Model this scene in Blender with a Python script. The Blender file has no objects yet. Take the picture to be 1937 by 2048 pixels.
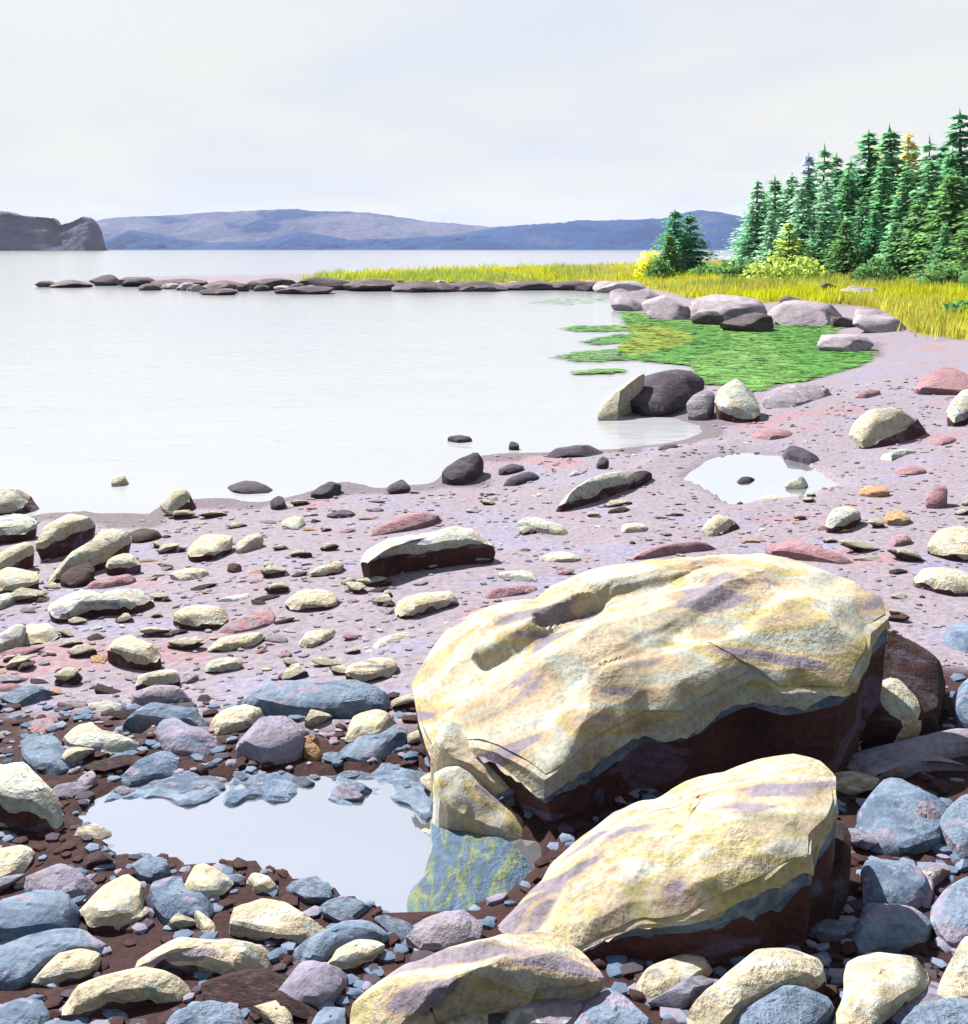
import bpy, math, random
import numpy as np
from mathutils import Vector, noise as mn

random.seed(7)
sc = bpy.context.scene
COL = sc.collection

# ------------------------------------------------------------------ camera
F, HX, HY, CAMZ = 1900.0, 968.5, 495.0, 2.2       # focal length in photo pixels, optical axis, eye height
cam_d = bpy.data.cameras.new('camera')
cam_d.sensor_fit = 'HORIZONTAL'
cam_d.sensor_width = 36.0
cam_d.lens = 36.0 * F / 1937.0
cam_d.shift_y = -(1024.0 - HY) / 1937.0
cam_d.clip_start = 0.05
cam_d.clip_end = 20000
cam = bpy.data.objects.new('camera', cam_d)
cam.location = (0, 0, CAMZ)
cam.rotation_euler = (math.radians(90), 0, 0)
COL.objects.link(cam)
sc.camera = cam

# ------------------------------------------------------------------ light
SUN_EL, SUN_AZ = math.radians(50), math.radians(-46)   # azimuth from +Y, negative is to the left
TO_SUN = Vector((math.sin(SUN_AZ) * math.cos(SUN_EL), math.cos(SUN_AZ) * math.cos(SUN_EL), math.sin(SUN_EL)))
sun_d = bpy.data.lights.new('sun', 'SUN')
sun_d.energy = 5.0
sun_d.angle = math.radians(0.6)
sun_d.color = (1.0, 0.955, 0.87)
sun = bpy.data.objects.new('sun', sun_d)
sun.rotation_euler = TO_SUN.to_track_quat('Z', 'Y').to_euler()
sun.location = (-20, 20, 40)
COL.objects.link(sun)

world = bpy.data.worlds.new('World')
sc.world = world
world.use_nodes = True
wn, wl = world.node_tree.nodes, world.node_tree.links
wn.clear()
w_out = wn.new('ShaderNodeOutputWorld')
w_bg = wn.new('ShaderNodeBackground')
w_bg.inputs['Strength'].default_value = 0.057
w_sky = wn.new('ShaderNodeTexSky')
w_sky.sky_type = 'NISHITA'
w_sky.sun_disc = False
w_sky.sun_elevation = SUN_EL
w_sky.sun_rotation = SUN_AZ
w_sky.air_density = 1.2
w_sky.dust_density = 1.0
# a thin veil of cloud: the slanting path towards the horizon makes it denser there
w_tc = wn.new('ShaderNodeTexCoord')
w_sep = wn.new('ShaderNodeSeparateXYZ')
wl.new(w_tc.outputs['Generated'], w_sep.inputs[0])
w_z = wn.new('ShaderNodeMath'); w_z.operation = 'MAXIMUM'; w_z.inputs[1].default_value = 0.02
wl.new(w_sep.outputs['Z'], w_z.inputs[0])
w_zo = wn.new('ShaderNodeMath'); w_zo.operation = 'ADD'; w_zo.inputs[1].default_value = 0.18
wl.new(w_z.outputs[0], w_zo.inputs[0])
w_div = wn.new('ShaderNodeVectorMath'); w_div.operation = 'DIVIDE'
w_cmb = wn.new('ShaderNodeCombineXYZ')
for i in range(3):
    wl.new(w_zo.outputs[0], w_cmb.inputs[i])
wl.new(w_tc.outputs['Generated'], w_div.inputs[0]); wl.new(w_cmb.outputs[0], w_div.inputs[1])
w_noi = wn.new('ShaderNodeTexNoise'); w_noi.inputs['Scale'].default_value = 1.1
w_noi.inputs['Detail'].default_value = 5; w_noi.inputs['Distortion'].default_value = 0.5
wl.new(w_div.outputs[0], w_noi.inputs['Vector'])
w_ramp = wn.new('ShaderNodeValToRGB')
w_ramp.color_ramp.elements[0].position = 0.36; w_ramp.color_ramp.elements[0].color = (4.4, 4.65, 5.15, 1)
w_ramp.color_ramp.elements[1].position = 0.62; w_ramp.color_ramp.elements[1].color = (5.0, 5.05, 5.0, 1)
wl.new(w_noi.outputs['Fac'], w_ramp.inputs[0])
w_tau = wn.new('ShaderNodeMath'); w_tau.operation = 'DIVIDE'; w_tau.inputs[0].default_value = -0.62
wl.new(w_z.outputs[0], w_tau.inputs[1])
w_exp = wn.new('ShaderNodeMath'); w_exp.operation = 'EXPONENT'
wl.new(w_tau.outputs[0], w_exp.inputs[0])
w_inv = wn.new('ShaderNodeMath'); w_inv.operation = 'SUBTRACT'; w_inv.inputs[0].default_value = 1.0
wl.new(w_exp.outputs[0], w_inv.inputs[1])
w_mix = wn.new('ShaderNodeMixRGB')
wl.new(w_inv.outputs[0], w_mix.inputs[0]); wl.new(w_sky.outputs[0], w_mix.inputs[1]); wl.new(w_ramp.outputs[0], w_mix.inputs[2])
wl.new(w_mix.outputs[0], w_bg.inputs['Color']); wl.new(w_bg.outputs[0], w_out.inputs['Surface'])

sc.view_settings.view_transform = 'Standard'
sc.view_settings.look = 'None'
sc.view_settings.gamma = 1.0
sc.view_settings.use_curve_mapping = False
sc.view_settings.exposure = 1.6
sc.render.engine = 'CYCLES'
sc.cycles.max_bounces = 6
sc.cycles.volume_bounces = 0
sc.cycles.use_denoising = True

# ------------------------------------------------------------------ helpers
def lin(c):
    c = c / 255.0
    return c / 12.92 if c <= 0.04045 else ((c + 0.055) / 1.055) ** 2.4

KSUN = 3.3
def alb(r, g, b, k=KSUN):
    """base colour of a surface that shows (r, g, b) in full sun at this exposure"""
    return (lin(r) / k, lin(g) / k, lin(b) / k)

def ray(px, py):
    return (px - HX) / F, -(py - HY) / F            # direction (dx, 1, dz) from the eye

def tag(o, label=None, cat=None, group=None, kind=None):
    if label: o['label'] = label
    if cat: o['category'] = cat
    if group: o['group'] = group
    if kind: o['kind'] = kind
    return o

def mesh_obj(name, verts, faces, mat, parent=None, loc=(0, 0, 0), smooth=True, sharp=None):
    me = bpy.data.meshes.new(name)
    me.from_pydata([tuple(v) for v in verts], [], faces)
    me.update()
    if smooth:
        me.polygons.foreach_set('use_smooth', [True] * len(me.polygons))
        if sharp: me.set_sharp_from_angle(angle=math.radians(sharp))
    me.materials.append(mat)
    o = bpy.data.objects.new(name, me)
    o.location = loc
    COL.objects.link(o)
    if parent: o.parent = parent
    return o

def empty(name, loc):
    o = bpy.data.objects.new(name, None)
    o.location = loc
    o.empty_display_size = 0.1
    COL.objects.link(o)
    return o

_rng = np.random.RandomState(3)
_lat = _rng.rand(64, 64)
def vnoise(x, y):
    xi, yi = np.floor(x).astype(int), np.floor(y).astype(int)
    fx, fy = x - xi, y - yi
    fx, fy = fx * fx * (3 - 2 * fx), fy * fy * (3 - 2 * fy)
    g = lambda a, b: _lat[a % 64, b % 64]
    return (g(xi, yi) * (1 - fx) + g(xi + 1, yi) * fx) * (1 - fy) + (g(xi, yi + 1) * (1 - fx) + g(xi + 1, yi + 1) * fx) * fy - 0.5

def seg_dist(X, Y, P):
    d = np.full(X.shape, 1e9)
    n = len(P)
    for i in range(n):
        ax, ay = P[i]; bx, by = P[(i + 1) % n]
        ux, uy = bx - ax, by - ay
        L = ux * ux + uy * uy + 1e-12
        t = np.clip(((X - ax) * ux + (Y - ay) * uy) / L, 0, 1)
        d = np.minimum(d, np.hypot(X - ax - t * ux, Y - ay - t * uy))
    return d

def inside(X, Y, P):
    r = np.zeros(X.shape, bool)
    n = len(P)
    for i in range(n):
        ax, ay = P[i]; bx, by = P[(i + 1) % n]
        c = ((ay > Y) != (by > Y)) & (X < (bx - ax) * (Y - ay) / (by - ay + 1e-12) + ax)
        r ^= c
    return r

def on_level(px, py, z):
    dx, dz = ray(px, py)
    t = (z - CAMZ) / dz
    return (dx * t, t)

# ------------------------------------------------------------------ the lie of the land
SHORE_PX = [(-700, 1110), (-60, 1052), (40, 1032), (170, 1020), (300, 1030), (345, 1002), (420, 998), (520, 1000), (600, 990), (690, 965), (760, 975),
            (870, 965), (905, 925), (985, 908), (1100, 902), (1240, 897), (1330, 884), (1400, 866), (1405, 852), (1345, 836),
            (1230, 838), (1215, 815), (1290, 775), (1420, 765), (1520, 772), (1600, 752), (1720, 712), (1745, 690), (1650, 684), (1640, 664),
            (1560, 650), (1400, 645), (1300, 632), (1235, 618), (1228, 590), (1190, 577), (1000, 580), (860, 583), (700, 579),
            (500, 577), (330, 575), (250, 572), (80, 570)]
SHORE = [on_level(x, y, 0.0) for x, y in SHORE_PX]
SHORE += [(-27.0, 64.0), (-16.0, 68.0), (-10.0, 78.0), (0.0, 92.0), (20.0, 125.0), (60.0, 170.0), (260.0, 190.0), (260.0, -40.0), (-60.0, -40.0), (-40.0, 2.0)]

ZP = 0.335      # the pool among the front rocks
ZM = 0.11       # the small pool on the open beach
POOL_PX = [(150, 1640), (190, 1592), (260, 1572), (360, 1560), (480, 1556), (640, 1552), (780, 1540), (860, 1540), (900, 1600), (990, 1640), (1090, 1690),
           (1110, 1730), (1050, 1790), (980, 1845), (900, 1866), (800, 1862), (690, 1815), (560, 1762), (420, 1738), (330, 1735), (235, 1722), (190, 1680)]
POOL = [on_level(x, y, ZP) for x, y in POOL_PX]
MID_PX = [(1360, 958), (1422, 917), (1484, 906), (1587, 914), (1640, 943), (1716, 987), (1645, 996), (1613, 1014), (1536, 1017), (1484, 1030), (1437, 1011), (1418, 988)]
MID = [on_level(x, y, ZM) for x, y in MID_PX]

def terrain_exact(X, Y):
    X = np.asarray(X, float); Y = np.asarray(Y, float)
    s = np.where(inside(X, Y, SHORE), 1.0, -1.0) * seg_dist(X, Y, SHORE)
    z = np.interp(s, [-30, -4, -1, 0, 1.0, 3, 6, 12, 25, 60], [-2.5, -0.6, -0.18, 0.0, 0.075, 0.22, 0.42, 0.62, 1.05, 1.7])
    z = z + 0.05 * vnoise(X * 0.9, Y * 0.9) * np.clip(np.abs(s), 0, 1) + 0.02 * vnoise(X * 3.1 + 9, Y * 3.1) + 0.35 * vnoise(X * 0.11 + 5, Y * 0.11) * np.clip((s - 6) / 12, 0, 1)
    near = Y < 14
    for P, zp, m in ((POOL, ZP, 0.35), (MID, ZM, 0.5)):
        inn = inside(X, Y, P); d = seg_dist(X, Y, P)
        lip = np.where(d < m, np.maximum(z, zp + 0.012 + 0.06 * d), z)
        z = np.where(near, np.where(inn, np.minimum(z, zp - np.clip(d * 0.5, 0.0, 0.07)), lip), z)
    return z

NR, NC = 360, 360
ys = np.exp(np.linspace(math.log(0.9), math.log(150.0), NR))
us = np.linspace(-1.25, 1.25, NC)
GY, GU = np.meshgrid(ys, us, indexing='ij')
GX = GU * (GY + 1.5)
GZ = terrain_exact(GX, GY)
def terrain(X, Y):
    X = np.asarray(X, float); Y = np.asarray(Y, float)
    r = np.clip((np.log(np.maximum(Y, 0.9)) - math.log(0.9)) / (math.log(150.0) - math.log(0.9)) * (NR - 1), 0, NR - 1.001)
    q = np.clip((X / (np.maximum(Y, 0.9) + 1.5) + 1.25) / 2.5 * (NC - 1), 0, NC - 1.001)
    i, j = r.astype(int), q.astype(int)
    fr, fq = r - i, q - j
    return (GZ[i, j] * (1 - fq) + GZ[i, j + 1] * fq) * (1 - fr) + (GZ[i + 1, j] * (1 - fq) + GZ[i + 1, j + 1] * fq) * fr

def ground_hit(px, py, dmin=1.4, dmax=130.0):
    dx, dz = ray(px, py)
    lo, hi = math.log(dmin), math.log(dmax)
    for n_ in (110, 24):
        t = np.exp(np.linspace(lo, hi, n_))
        g = np.maximum(terrain(dx * t, t), 0.0 if py < 1060 else -9)
        below = np.nonzero(CAMZ + dz * t <= g)[0]
        i = below[0] if len(below) else len(t) - 1
        lo, hi = math.log(t[max(i - 1, 0)]), math.log(t[i])
    return float(dx * t[i]), float(t[i]), float(g[i])

def T1(x, y):
    return float(terrain(np.array([x]), np.array([y]))[0])

# ------------------------------------------------------------------ materials
def new_mat(name):
    m = bpy.data.materials.new(name)
    m.use_nodes = True
    nt = m.node_tree
    b = nt.nodes['Principled BSDF']
    return m, nt.nodes, nt.links, b

def noise_node(n, l, vec, scale, detail=4, dist=0.0, rough=0.55):
    t = n.new('ShaderNodeTexNoise')
    t.inputs['Scale'].default_value = scale; t.inputs['Detail'].default_value = detail
    t.inputs['Distortion'].default_value = dist; t.inputs['Roughness'].default_value = rough
    if vec is not None: l.new(vec, t.inputs['Vector'])
    return t

def quant(p):
    # noise value below which a share p of the surface lies
    xs = [0, .02, .1, .25, .5, .75, .9, .98, 1]; ys = [.1, .27, .35, .42, .5, .58, .65, .73, .9]
    return float(np.interp(p, xs, ys))

def bands(n, l, fac, cols, soft=0.018):
    r = n.new('ShaderNodeValToRGB')
    cr = r.color_ramp
    tot = sum(w for _, w in cols); acc = 0
    els = []
    for i, (c, w) in enumerate(cols):
        a = quant(acc / tot) + soft if i else 0.0
        acc += w
        b = quant(acc / tot) - soft if i < len(cols) - 1 else 1.0
        els.append((a, c)); 
        if b > a: els.append((b, c))
    cr.elements[0].position = els[0][0]; cr.elements[0].color = (*els[0][1], 1)
    cr.elements[1].position = els[-1][0]; cr.elements[1].color = (*els[-1][1], 1)
    for p, c in els[1:-1]:
        e = cr.elements.new(min(max(p, 0), 1)); e.color = (*c, 1)
    l.new(fac, r.inputs[0])
    return r

def rock_mat(name, cols, scale=3.0, stretch=(1.0, 2.6, 3.0), rot=(0.25, 0.2, 0.55), bump=0.5, rough=0.9, grain=60.0, relief=14.0, rand=True, detail=2.0):
    m, n, l, b = new_mat(name)
    tc = n.new('ShaderNodeTexCoord')
    mp = n.new('ShaderNodeMapping')
    mp.inputs['Scale'].default_value = stretch; mp.inputs['Rotation'].default_value = rot
    vec = tc.outputs['Object']
    if rand:
        oi = n.new('ShaderNodeObjectInfo')
        mu = n.new('ShaderNodeMath'); mu.operation = 'MULTIPLY'; mu.inputs[1].default_value = 60
        l.new(oi.outputs['Random'], mu.inputs[0])
        ad = n.new('ShaderNodeVectorMath'); ad.operation = 'ADD'
        l.new(vec, ad.inputs[0]); l.new(mu.outputs[0], ad.inputs[1])
        vec = ad.outputs[0]
    l.new(vec, mp.inputs['Vector'])
    streak = noise_node(n, l, mp.outputs[0], scale, detail, 0.7, 0.5)
    base = bands(n, l, streak.outputs['Fac'], cols)
    # mineral grain and stain: a spread of value around the rock's own colour
    g1 = noise_node(n, l, vec, relief, 6, 0.3, 0.65)
    mr = n.new('ShaderNodeMapRange'); mr.inputs['From Min'].default_value = 0.3; mr.inputs['From Max'].default_value = 0.7
    mr.inputs['To Min'].default_value = 0.70; mr.inputs['To Max'].default_value = 1.2
    l.new(g1.outputs['Fac'], mr.inputs['Value'])
    mul = n.new('ShaderNodeMixRGB'); mul.blend_type = 'MULTIPLY'; mul.inputs[0].default_value = 1.0
    l.new(base.outputs[0], mul.inputs[1]); l.new(mr.outputs[0], mul.inputs[2])
    g2 = noise_node(n, l, vec, grain, 4, 0, 0.6)
    sp = n.new('ShaderNodeMapRange'); sp.inputs['From Min'].default_value = 0.34; sp.inputs['From Max'].default_value = 0.56
    sp.inputs['To Min'].default_value = 0.84; sp.inputs['To Max'].default_value = 1.16
    l.new(g2.outputs['Fac'], sp.inputs['Value'])
    mul2 = n.new('ShaderNodeMixRGB'); mul2.blend_type = 'MULTIPLY'; mul2.inputs[0].default_value = 1.0
    l.new(mul.outputs[0], mul2.inputs[1]); l.new(sp.outputs[0], mul2.inputs[2])
    l.new(mul2.outputs[0], b.inputs['Base Color'])
    b.inputs['Roughness'].default_value = rough
    b.inputs['Specular IOR Level'].default_value = 0.3
    ad2 = n.new('ShaderNodeMath'); ad2.operation = 'MULTIPLY_ADD'; ad2.inputs[1].default_value = 0.3
    l.new(g2.outputs['Fac'], ad2.inputs[0]); l.new(g1.outputs['Fac'], ad2.inputs[2])
    st = n.new('ShaderNodeMath'); st.operation = 'MULTIPLY_ADD'; st.inputs[1].default_value = 0.6
    l.new(streak.outputs['Fac'], st.inputs[0]); l.new(ad2.outputs[0], st.inputs[2])
    bp = n.new('ShaderNodeBump'); bp.inputs['Strength'].default_value = bump; bp.inputs['Distance'].default_value = 0.045
    msk = noise_node(n, l, vec, 3.5, 2)
    mk_ = n.new('ShaderNodeMapRange'); mk_.inputs['From Min'].default_value = .38; mk_.inputs['From Max'].default_value = .62
    mk_.inputs['To Min'].default_value = bump * 0.6; mk_.inputs['To Max'].default_value = bump * 1.5
    l.new(msk.outputs['Fac'], mk_.inputs['Value']); l.new(mk_.outputs[0], bp.inputs['Strength'])
    l.new(st.outputs[0], bp.inputs['Height']); l.new(bp.outputs[0], b.inputs['Normal'])
    return m

CREAM, MINT, YELL = alb(251, 236, 208), alb(241, 246, 236), alb(246, 230, 164)
LAV, PINK, BLUE = alb(186, 174, 190), alb(208, 158, 170), alb(154, 176, 206)
LAVB, PEACH = alb(184, 178, 206), alb(243, 192, 146)
MAROON, PURP = alb(82, 50, 52), alb(98, 86, 104)
DBLUE = alb(126, 150, 184)
FRONT_SHADE = alb(116, 70, 70)
M = {}
CREAM2 = alb(255, 246, 228)
PCH2 = alb(250, 222, 186)
M['cream_big'] = rock_mat('boulder_stone', [(BLUE, .3), (LAV, 1.9), (PCH2, 1.6), (CREAM, 3), (MINT, 2.2), (CREAM2, 2), (YELL, 1.7), (PCH2, 1.5), (LAV, 1.3)], 1.7, (1.0, 3.4, 2.4), (0.2, 0.15, -0.5), 0.3, relief=8, detail=1.6)
M['cream_slab'] = rock_mat('slab_stone', [(LAV, 1.8), (PCH2, 1.4), (CREAM, 2.6), (YELL, 1.8), (CREAM2, 2), (MINT, 2), (PCH2, 1.6), (LAV, 1.7), (BLUE, .4)], 2.0, (0.7, 5.6, 3.0), (0.0, 0.0, -0.72), 0.3, relief=9, detail=1.6)
M['cream'] = rock_mat('cream_stone', [(LAV, .6), (CREAM, 5), (MINT, 2.2), (CREAM, 1.2), (YELL, .6)], 5.0, bump=0.5, relief=16)
M['mint'] = rock_mat('pale_stone', [(LAVB, .8), (MINT, 5), (CREAM, 1.6)], 5.0)
M['lav'] = rock_mat('lavender_stone', [(LAVB, 2), (LAV, 5), (MINT, .5), (LAV, 2), (PINK, .6)], 4.0)
M['blue'] = rock_mat('blue_shade_stone', [(LAVB, 1.2), (BLUE, 4), (DBLUE, 2.4), (LAVB, .8)], 4.5)  # blue of the shaded front rocks, painted as stone colour
M['pink'] = rock_mat('pink_stone', [(LAV, 1), (PINK, 5), (alb(216, 172, 176), 2)], 5.0)
M['dark'] = rock_mat('shade_maroon_stone', [(PURP, 2), (MAROON, 5), (alb(66, 42, 46), 2)], 4.0)  # maroon of deep shade beside rocks, painted as stone colour
M['bed'] = rock_mat('front_shade_stone', [(alb(140, 118, 148), 3), (FRONT_SHADE, 5), (alb(100, 62, 66), 2), (alb(120, 128, 164), .8)], 2.2)  # maroon and mauve of shaded rock fronts, painted in
M['purple'] = rock_mat('dark_purple_stone', [(alb(84, 78, 100), 2), (PURP, 5), (alb(120, 108, 124), 1.6)], 3.0)
M['peach'] = rock_mat('peach_stone', [(CREAM, 1), (PEACH, 5)], 6.0)
M['farlav'] = rock_mat('bank_stone', [(alb(178, 164, 182), 2), (alb(216, 202, 216), 5), (alb(232, 226, 232), 2)], 0.9, relief=3, grain=14)
M['fardark'] = rock_mat('reef_stone', [(alb(96, 84, 98), 3), (alb(122, 106, 116), 4), (alb(170, 150, 152), 1.2)], 0.8, relief=3, grain=12)

def attr_mat(name, rough=0.9, bump=0.0, scale=20.0, var=0.25, rnd=0.0, transl=0.0):
    m, n, l, b = new_mat(name)
    at = n.new('ShaderNodeAttribute'); at.attribute_name = 'col'
    tc = n.new('ShaderNodeTexCoord')
    nz = noise_node(n, l, tc.outputs['Object'], scale, 4)
    mr = n.new('ShaderNodeMapRange'); mr.inputs['From Min'].default_value = 0.3; mr.inputs['From Max'].default_value = 0.7
    mr.inputs['To Min'].default_value = 1 - var; mr.inputs['To Max'].default_value = 1 + var
    l.new(nz.outputs['Fac'], mr.inputs['Value'])
    mu = n.new('ShaderNodeMixRGB'); mu.blend_type = 'MULTIPLY'; mu.inputs[0].default_value = 1
    l.new(at.outputs['Color'], mu.inputs[1]); l.new(mr.outputs[0], mu.inputs[2])
    src = mu.outputs[0]
    if rnd:
        oi = n.new('ShaderNodeObjectInfo')
        m2 = n.new('ShaderNodeMixRGB'); m2.blend_type = 'MULTIPLY'; m2.inputs[0].default_value = 1
        l.new(src, m2.inputs[1]); l.new(oi.outputs['Color'], m2.inputs[2]); src = m2.outputs[0]
    l.new(src, b.inputs['Base Color'])
    b.inputs['Roughness'].default_value = rough
    b.inputs['Specular IOR Level'].default_value = 0.25
    if transl:
        tr = n.new('ShaderNodeBsdfTranslucent'); l.new(src, tr.inputs['Color'])
        mx = n.new('ShaderNodeMixShader'); mx.inputs[0].default_value = transl
        l.new(b.outputs[0], mx.inputs[1]); l.new(tr.outputs[0], mx.inputs[2])
        l.new(mx.outputs[0], n['Material Output'].inputs['Surface'])
    if bump:
        bp = n.new('ShaderNodeBump'); bp.inputs['Strength'].default_value = bump; bp.inputs['Distance'].default_value = 0.02
        l.new(nz.outputs['Fac'], bp.inputs['Height']); l.new(bp.outputs[0], b.inputs['Normal'])
    return m

M['pebble'] = attr_mat('pebble_stone', 0.9, 0.4, 30, 0.15)
M['leaf'] = attr_mat('foliage', 0.85, 0, 1.5, 0.3, rnd=1.0, transl=0.5)
M['blade'] = attr_mat('grass_blades', 0.8, 0, 0.6, 0.25, transl=0.45)
M['ground'] = attr_mat('beach_shingle', 0.95, 0.7, 26, 0.22)

def bark():
    m, n, l, b = new_mat('bark')
    tc = n.new('ShaderNodeTexCoord')
    nz = noise_node(n, l, tc.outputs['Object'], 8, 5)
    r = bands(n, l, nz.outputs['Fac'], [((.035, .025, .022), 1), ((.09, .07, .06), 1)], 0.05)
    l.new(r.outputs[0], b.inputs['Base Color']); b.inputs['Roughness'].default_value = 0.95
    return m
M['bark'] = bark()

def water_mat(name, base, metal, rough, wave_scale, wave_h, stretch=(1, 1, 1)):
    m, n, l, b = new_mat(name)
    tc = n.new('ShaderNodeTexCoord')
    mp = n.new('ShaderNodeMapping'); mp.inputs['Scale'].default_value = stretch
    l.new(tc.outputs['Object'], mp.inputs['Vector'])
    a = noise_node(n, l, mp.outputs[0], wave_scale, 3, 0.6)
    bp = n.new('ShaderNodeBump'); bp.inputs['Strength'].default_value = 1.0; bp.inputs['Distance'].default_value = wave_h
    l.new(a.outputs['Fac'], bp.inputs['Height']); l.new(bp.outputs[0], b.inputs['Normal'])
    c = noise_node(n, l, mp.outputs[0], wave_scale * 0.12, 3)
    r = bands(n, l, c.outputs['Fac'], [(tuple(x * 0.97 for x in base), 1), (base, 1)], 0.06)
    l.new(r.outputs[0], b.inputs['Base Color'])
    b.inputs['Metallic'].default_value = metal
    b.inputs['Roughness'].default_value = rough
    b.inputs['IOR'].default_value = 1.33
    return m
M['sea'] = water_mat('sky_white_sea_water', (0.228, 0.238, 0.258), 0.0, 0.14, 3.0, 0.012, (0.5, 1.6, 1))  # white sky reflection painted as a pale base colour
M['bright_pool'] = water_mat('bright_pool_water', (0.86, 0.88, 0.93), 0.92, 0.05, 5.0, 0.002)
M['pool'] = water_mat('still_pool_water', (0.70, 0.725, 0.80), 0.92, 0.03, 5.0, 0.0016)

# ------------------------------------------------------------------ terrain mesh
def setcol(me, cols, domain='POINT'):
    a = me.attributes.new('col', 'FLOAT_COLOR', domain)
    arr = np.ones((len(cols), 4), np.float32); arr[:, :3] = np.asarray(cols)
    a.data.foreach_set('color', arr.ravel())

GRASS_PX = [(600, 560), (760, 522), (860, 515), (1150, 508), (1200, 500), (1500, 497), (2600, 497), (2600, 700), (1937, 676), (1850, 668), (1812, 640), (1745, 614), (1660, 606), (1560, 604),
            (1480, 604), (1400, 600), (1350, 586), (1230, 568), (1100, 564), (1000, 566), (860, 568), (770, 564)]
def project(X, Y, Z):
    return HX + F * X / Y, HY + F * (CAMZ - Z) / Y

px, py = project(GX, GY, GZ)
grass = inside(px, py, GRASS_PX) & (GY > 15) & (GZ > 0.1)
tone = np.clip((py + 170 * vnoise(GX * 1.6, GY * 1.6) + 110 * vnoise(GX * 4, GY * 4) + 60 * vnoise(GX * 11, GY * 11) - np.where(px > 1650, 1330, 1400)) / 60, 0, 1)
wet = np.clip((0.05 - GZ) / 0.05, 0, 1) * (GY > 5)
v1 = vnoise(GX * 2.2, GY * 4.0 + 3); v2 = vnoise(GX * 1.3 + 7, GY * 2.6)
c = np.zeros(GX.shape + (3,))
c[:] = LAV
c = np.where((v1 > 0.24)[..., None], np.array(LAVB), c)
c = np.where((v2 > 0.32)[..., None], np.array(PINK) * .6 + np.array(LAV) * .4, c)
c = c * (1 - tone[..., None]) + np.array(MAROON) * 0.85 * tone[..., None]  # front ground painted maroon for the shaded gaps between rocks
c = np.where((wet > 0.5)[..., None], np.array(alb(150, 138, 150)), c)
gv = vnoise(GX * 0.5, GY * 0.25)
gc = np.where((gv > 0.08)[..., None], np.array(alb(200, 190, 40)), np.array(alb(178, 165, 78)))
c = np.where(grass[..., None], gc, c)
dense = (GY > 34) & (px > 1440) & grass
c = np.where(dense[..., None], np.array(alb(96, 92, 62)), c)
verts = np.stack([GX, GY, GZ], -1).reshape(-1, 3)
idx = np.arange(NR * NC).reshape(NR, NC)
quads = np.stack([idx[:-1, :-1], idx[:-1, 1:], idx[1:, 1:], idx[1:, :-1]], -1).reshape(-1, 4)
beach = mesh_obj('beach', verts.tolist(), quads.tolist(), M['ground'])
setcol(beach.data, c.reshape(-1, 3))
tag(beach, 'lavender shingle beach running down to the pale bay', None, None, 'structure')

sea = mesh_obj('sea', [(-6000, 4, 0), (6000, 4, 0), (6000, 9000, 0), (-6000, 9000, 0)], [(0, 1, 2, 3)], M['sea'])
tag(sea, 'calm bay water with white sky reflection in its colour', None, None, 'structure')
def pool(name, P, z, label, grow, mk='pool'):
    cx = sum(p[0] for p in P) / len(P); cy = sum(p[1] for p in P) / len(P)
    o = mesh_obj(name, [((x - cx) * grow, (y - cy) * grow, 0) for x, y in P], [tuple(range(len(P)))], M[mk], None, (cx, cy, z))
    return tag(o, label, None, None, 'structure')
pool('tide_pool', POOL, ZP, 'still tide pool mirroring white sky beside the big cream boulder', 1.05)
pool('beach_pool', MID, ZM, 'small white pool lying on the open shingle', 1.07, 'bright_pool')

# ------------------------------------------------------------------ added dark bank behind the viewer, cutting sky light on rock fronts
def bank():  # added bank, unseen behind the viewer
    m, n, l, bs = new_mat('added_dark_bank')
    tc = n.new('ShaderNodeTexCoord'); nz = noise_node(n, l, tc.outputs['Object'], 0.9, 6, 0.4)
    r = bands(n, l, nz.outputs['Fac'], [((.018, .032, .016), 2), ((.03, .05, .022), 3), ((.06, .06, .03), 1)], .03)
    l.new(r.outputs[0], bs.inputs['Base Color']); bs.inputs['Roughness'].default_value = 1
    V, Fc = [], []
    xs = np.linspace(-70, 70, 90); yy = np.array([0.8, -0.5, -2, -4, -6, -8, -10, -13, -17, -22, -28])
    hh = np.array([0.25, 0.55, 0.8, 1.6, 3.2, 5.2, 6.8, 8.6, 10.0, 11.0, 11.5])
    for y, h in zip(yy, hh):
        for x in xs:
            V.append((x, y, h * (1 + .25 * mn.fractal(Vector((x * .2, y * .2, 3)), 1, 2, 4)) if h > 1 else h - 0.05))
    for a in range(len(yy) - 1):
        for c_ in range(89):
            k = a * 90 + c_
            Fc.append((k + 1, k, k + 90, k + 91))
    tag(mesh_obj('added_bank', V, Fc, m), 'added unseen bank behind the viewer cutting sky light', None, None, 'structure')
bank()

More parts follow.
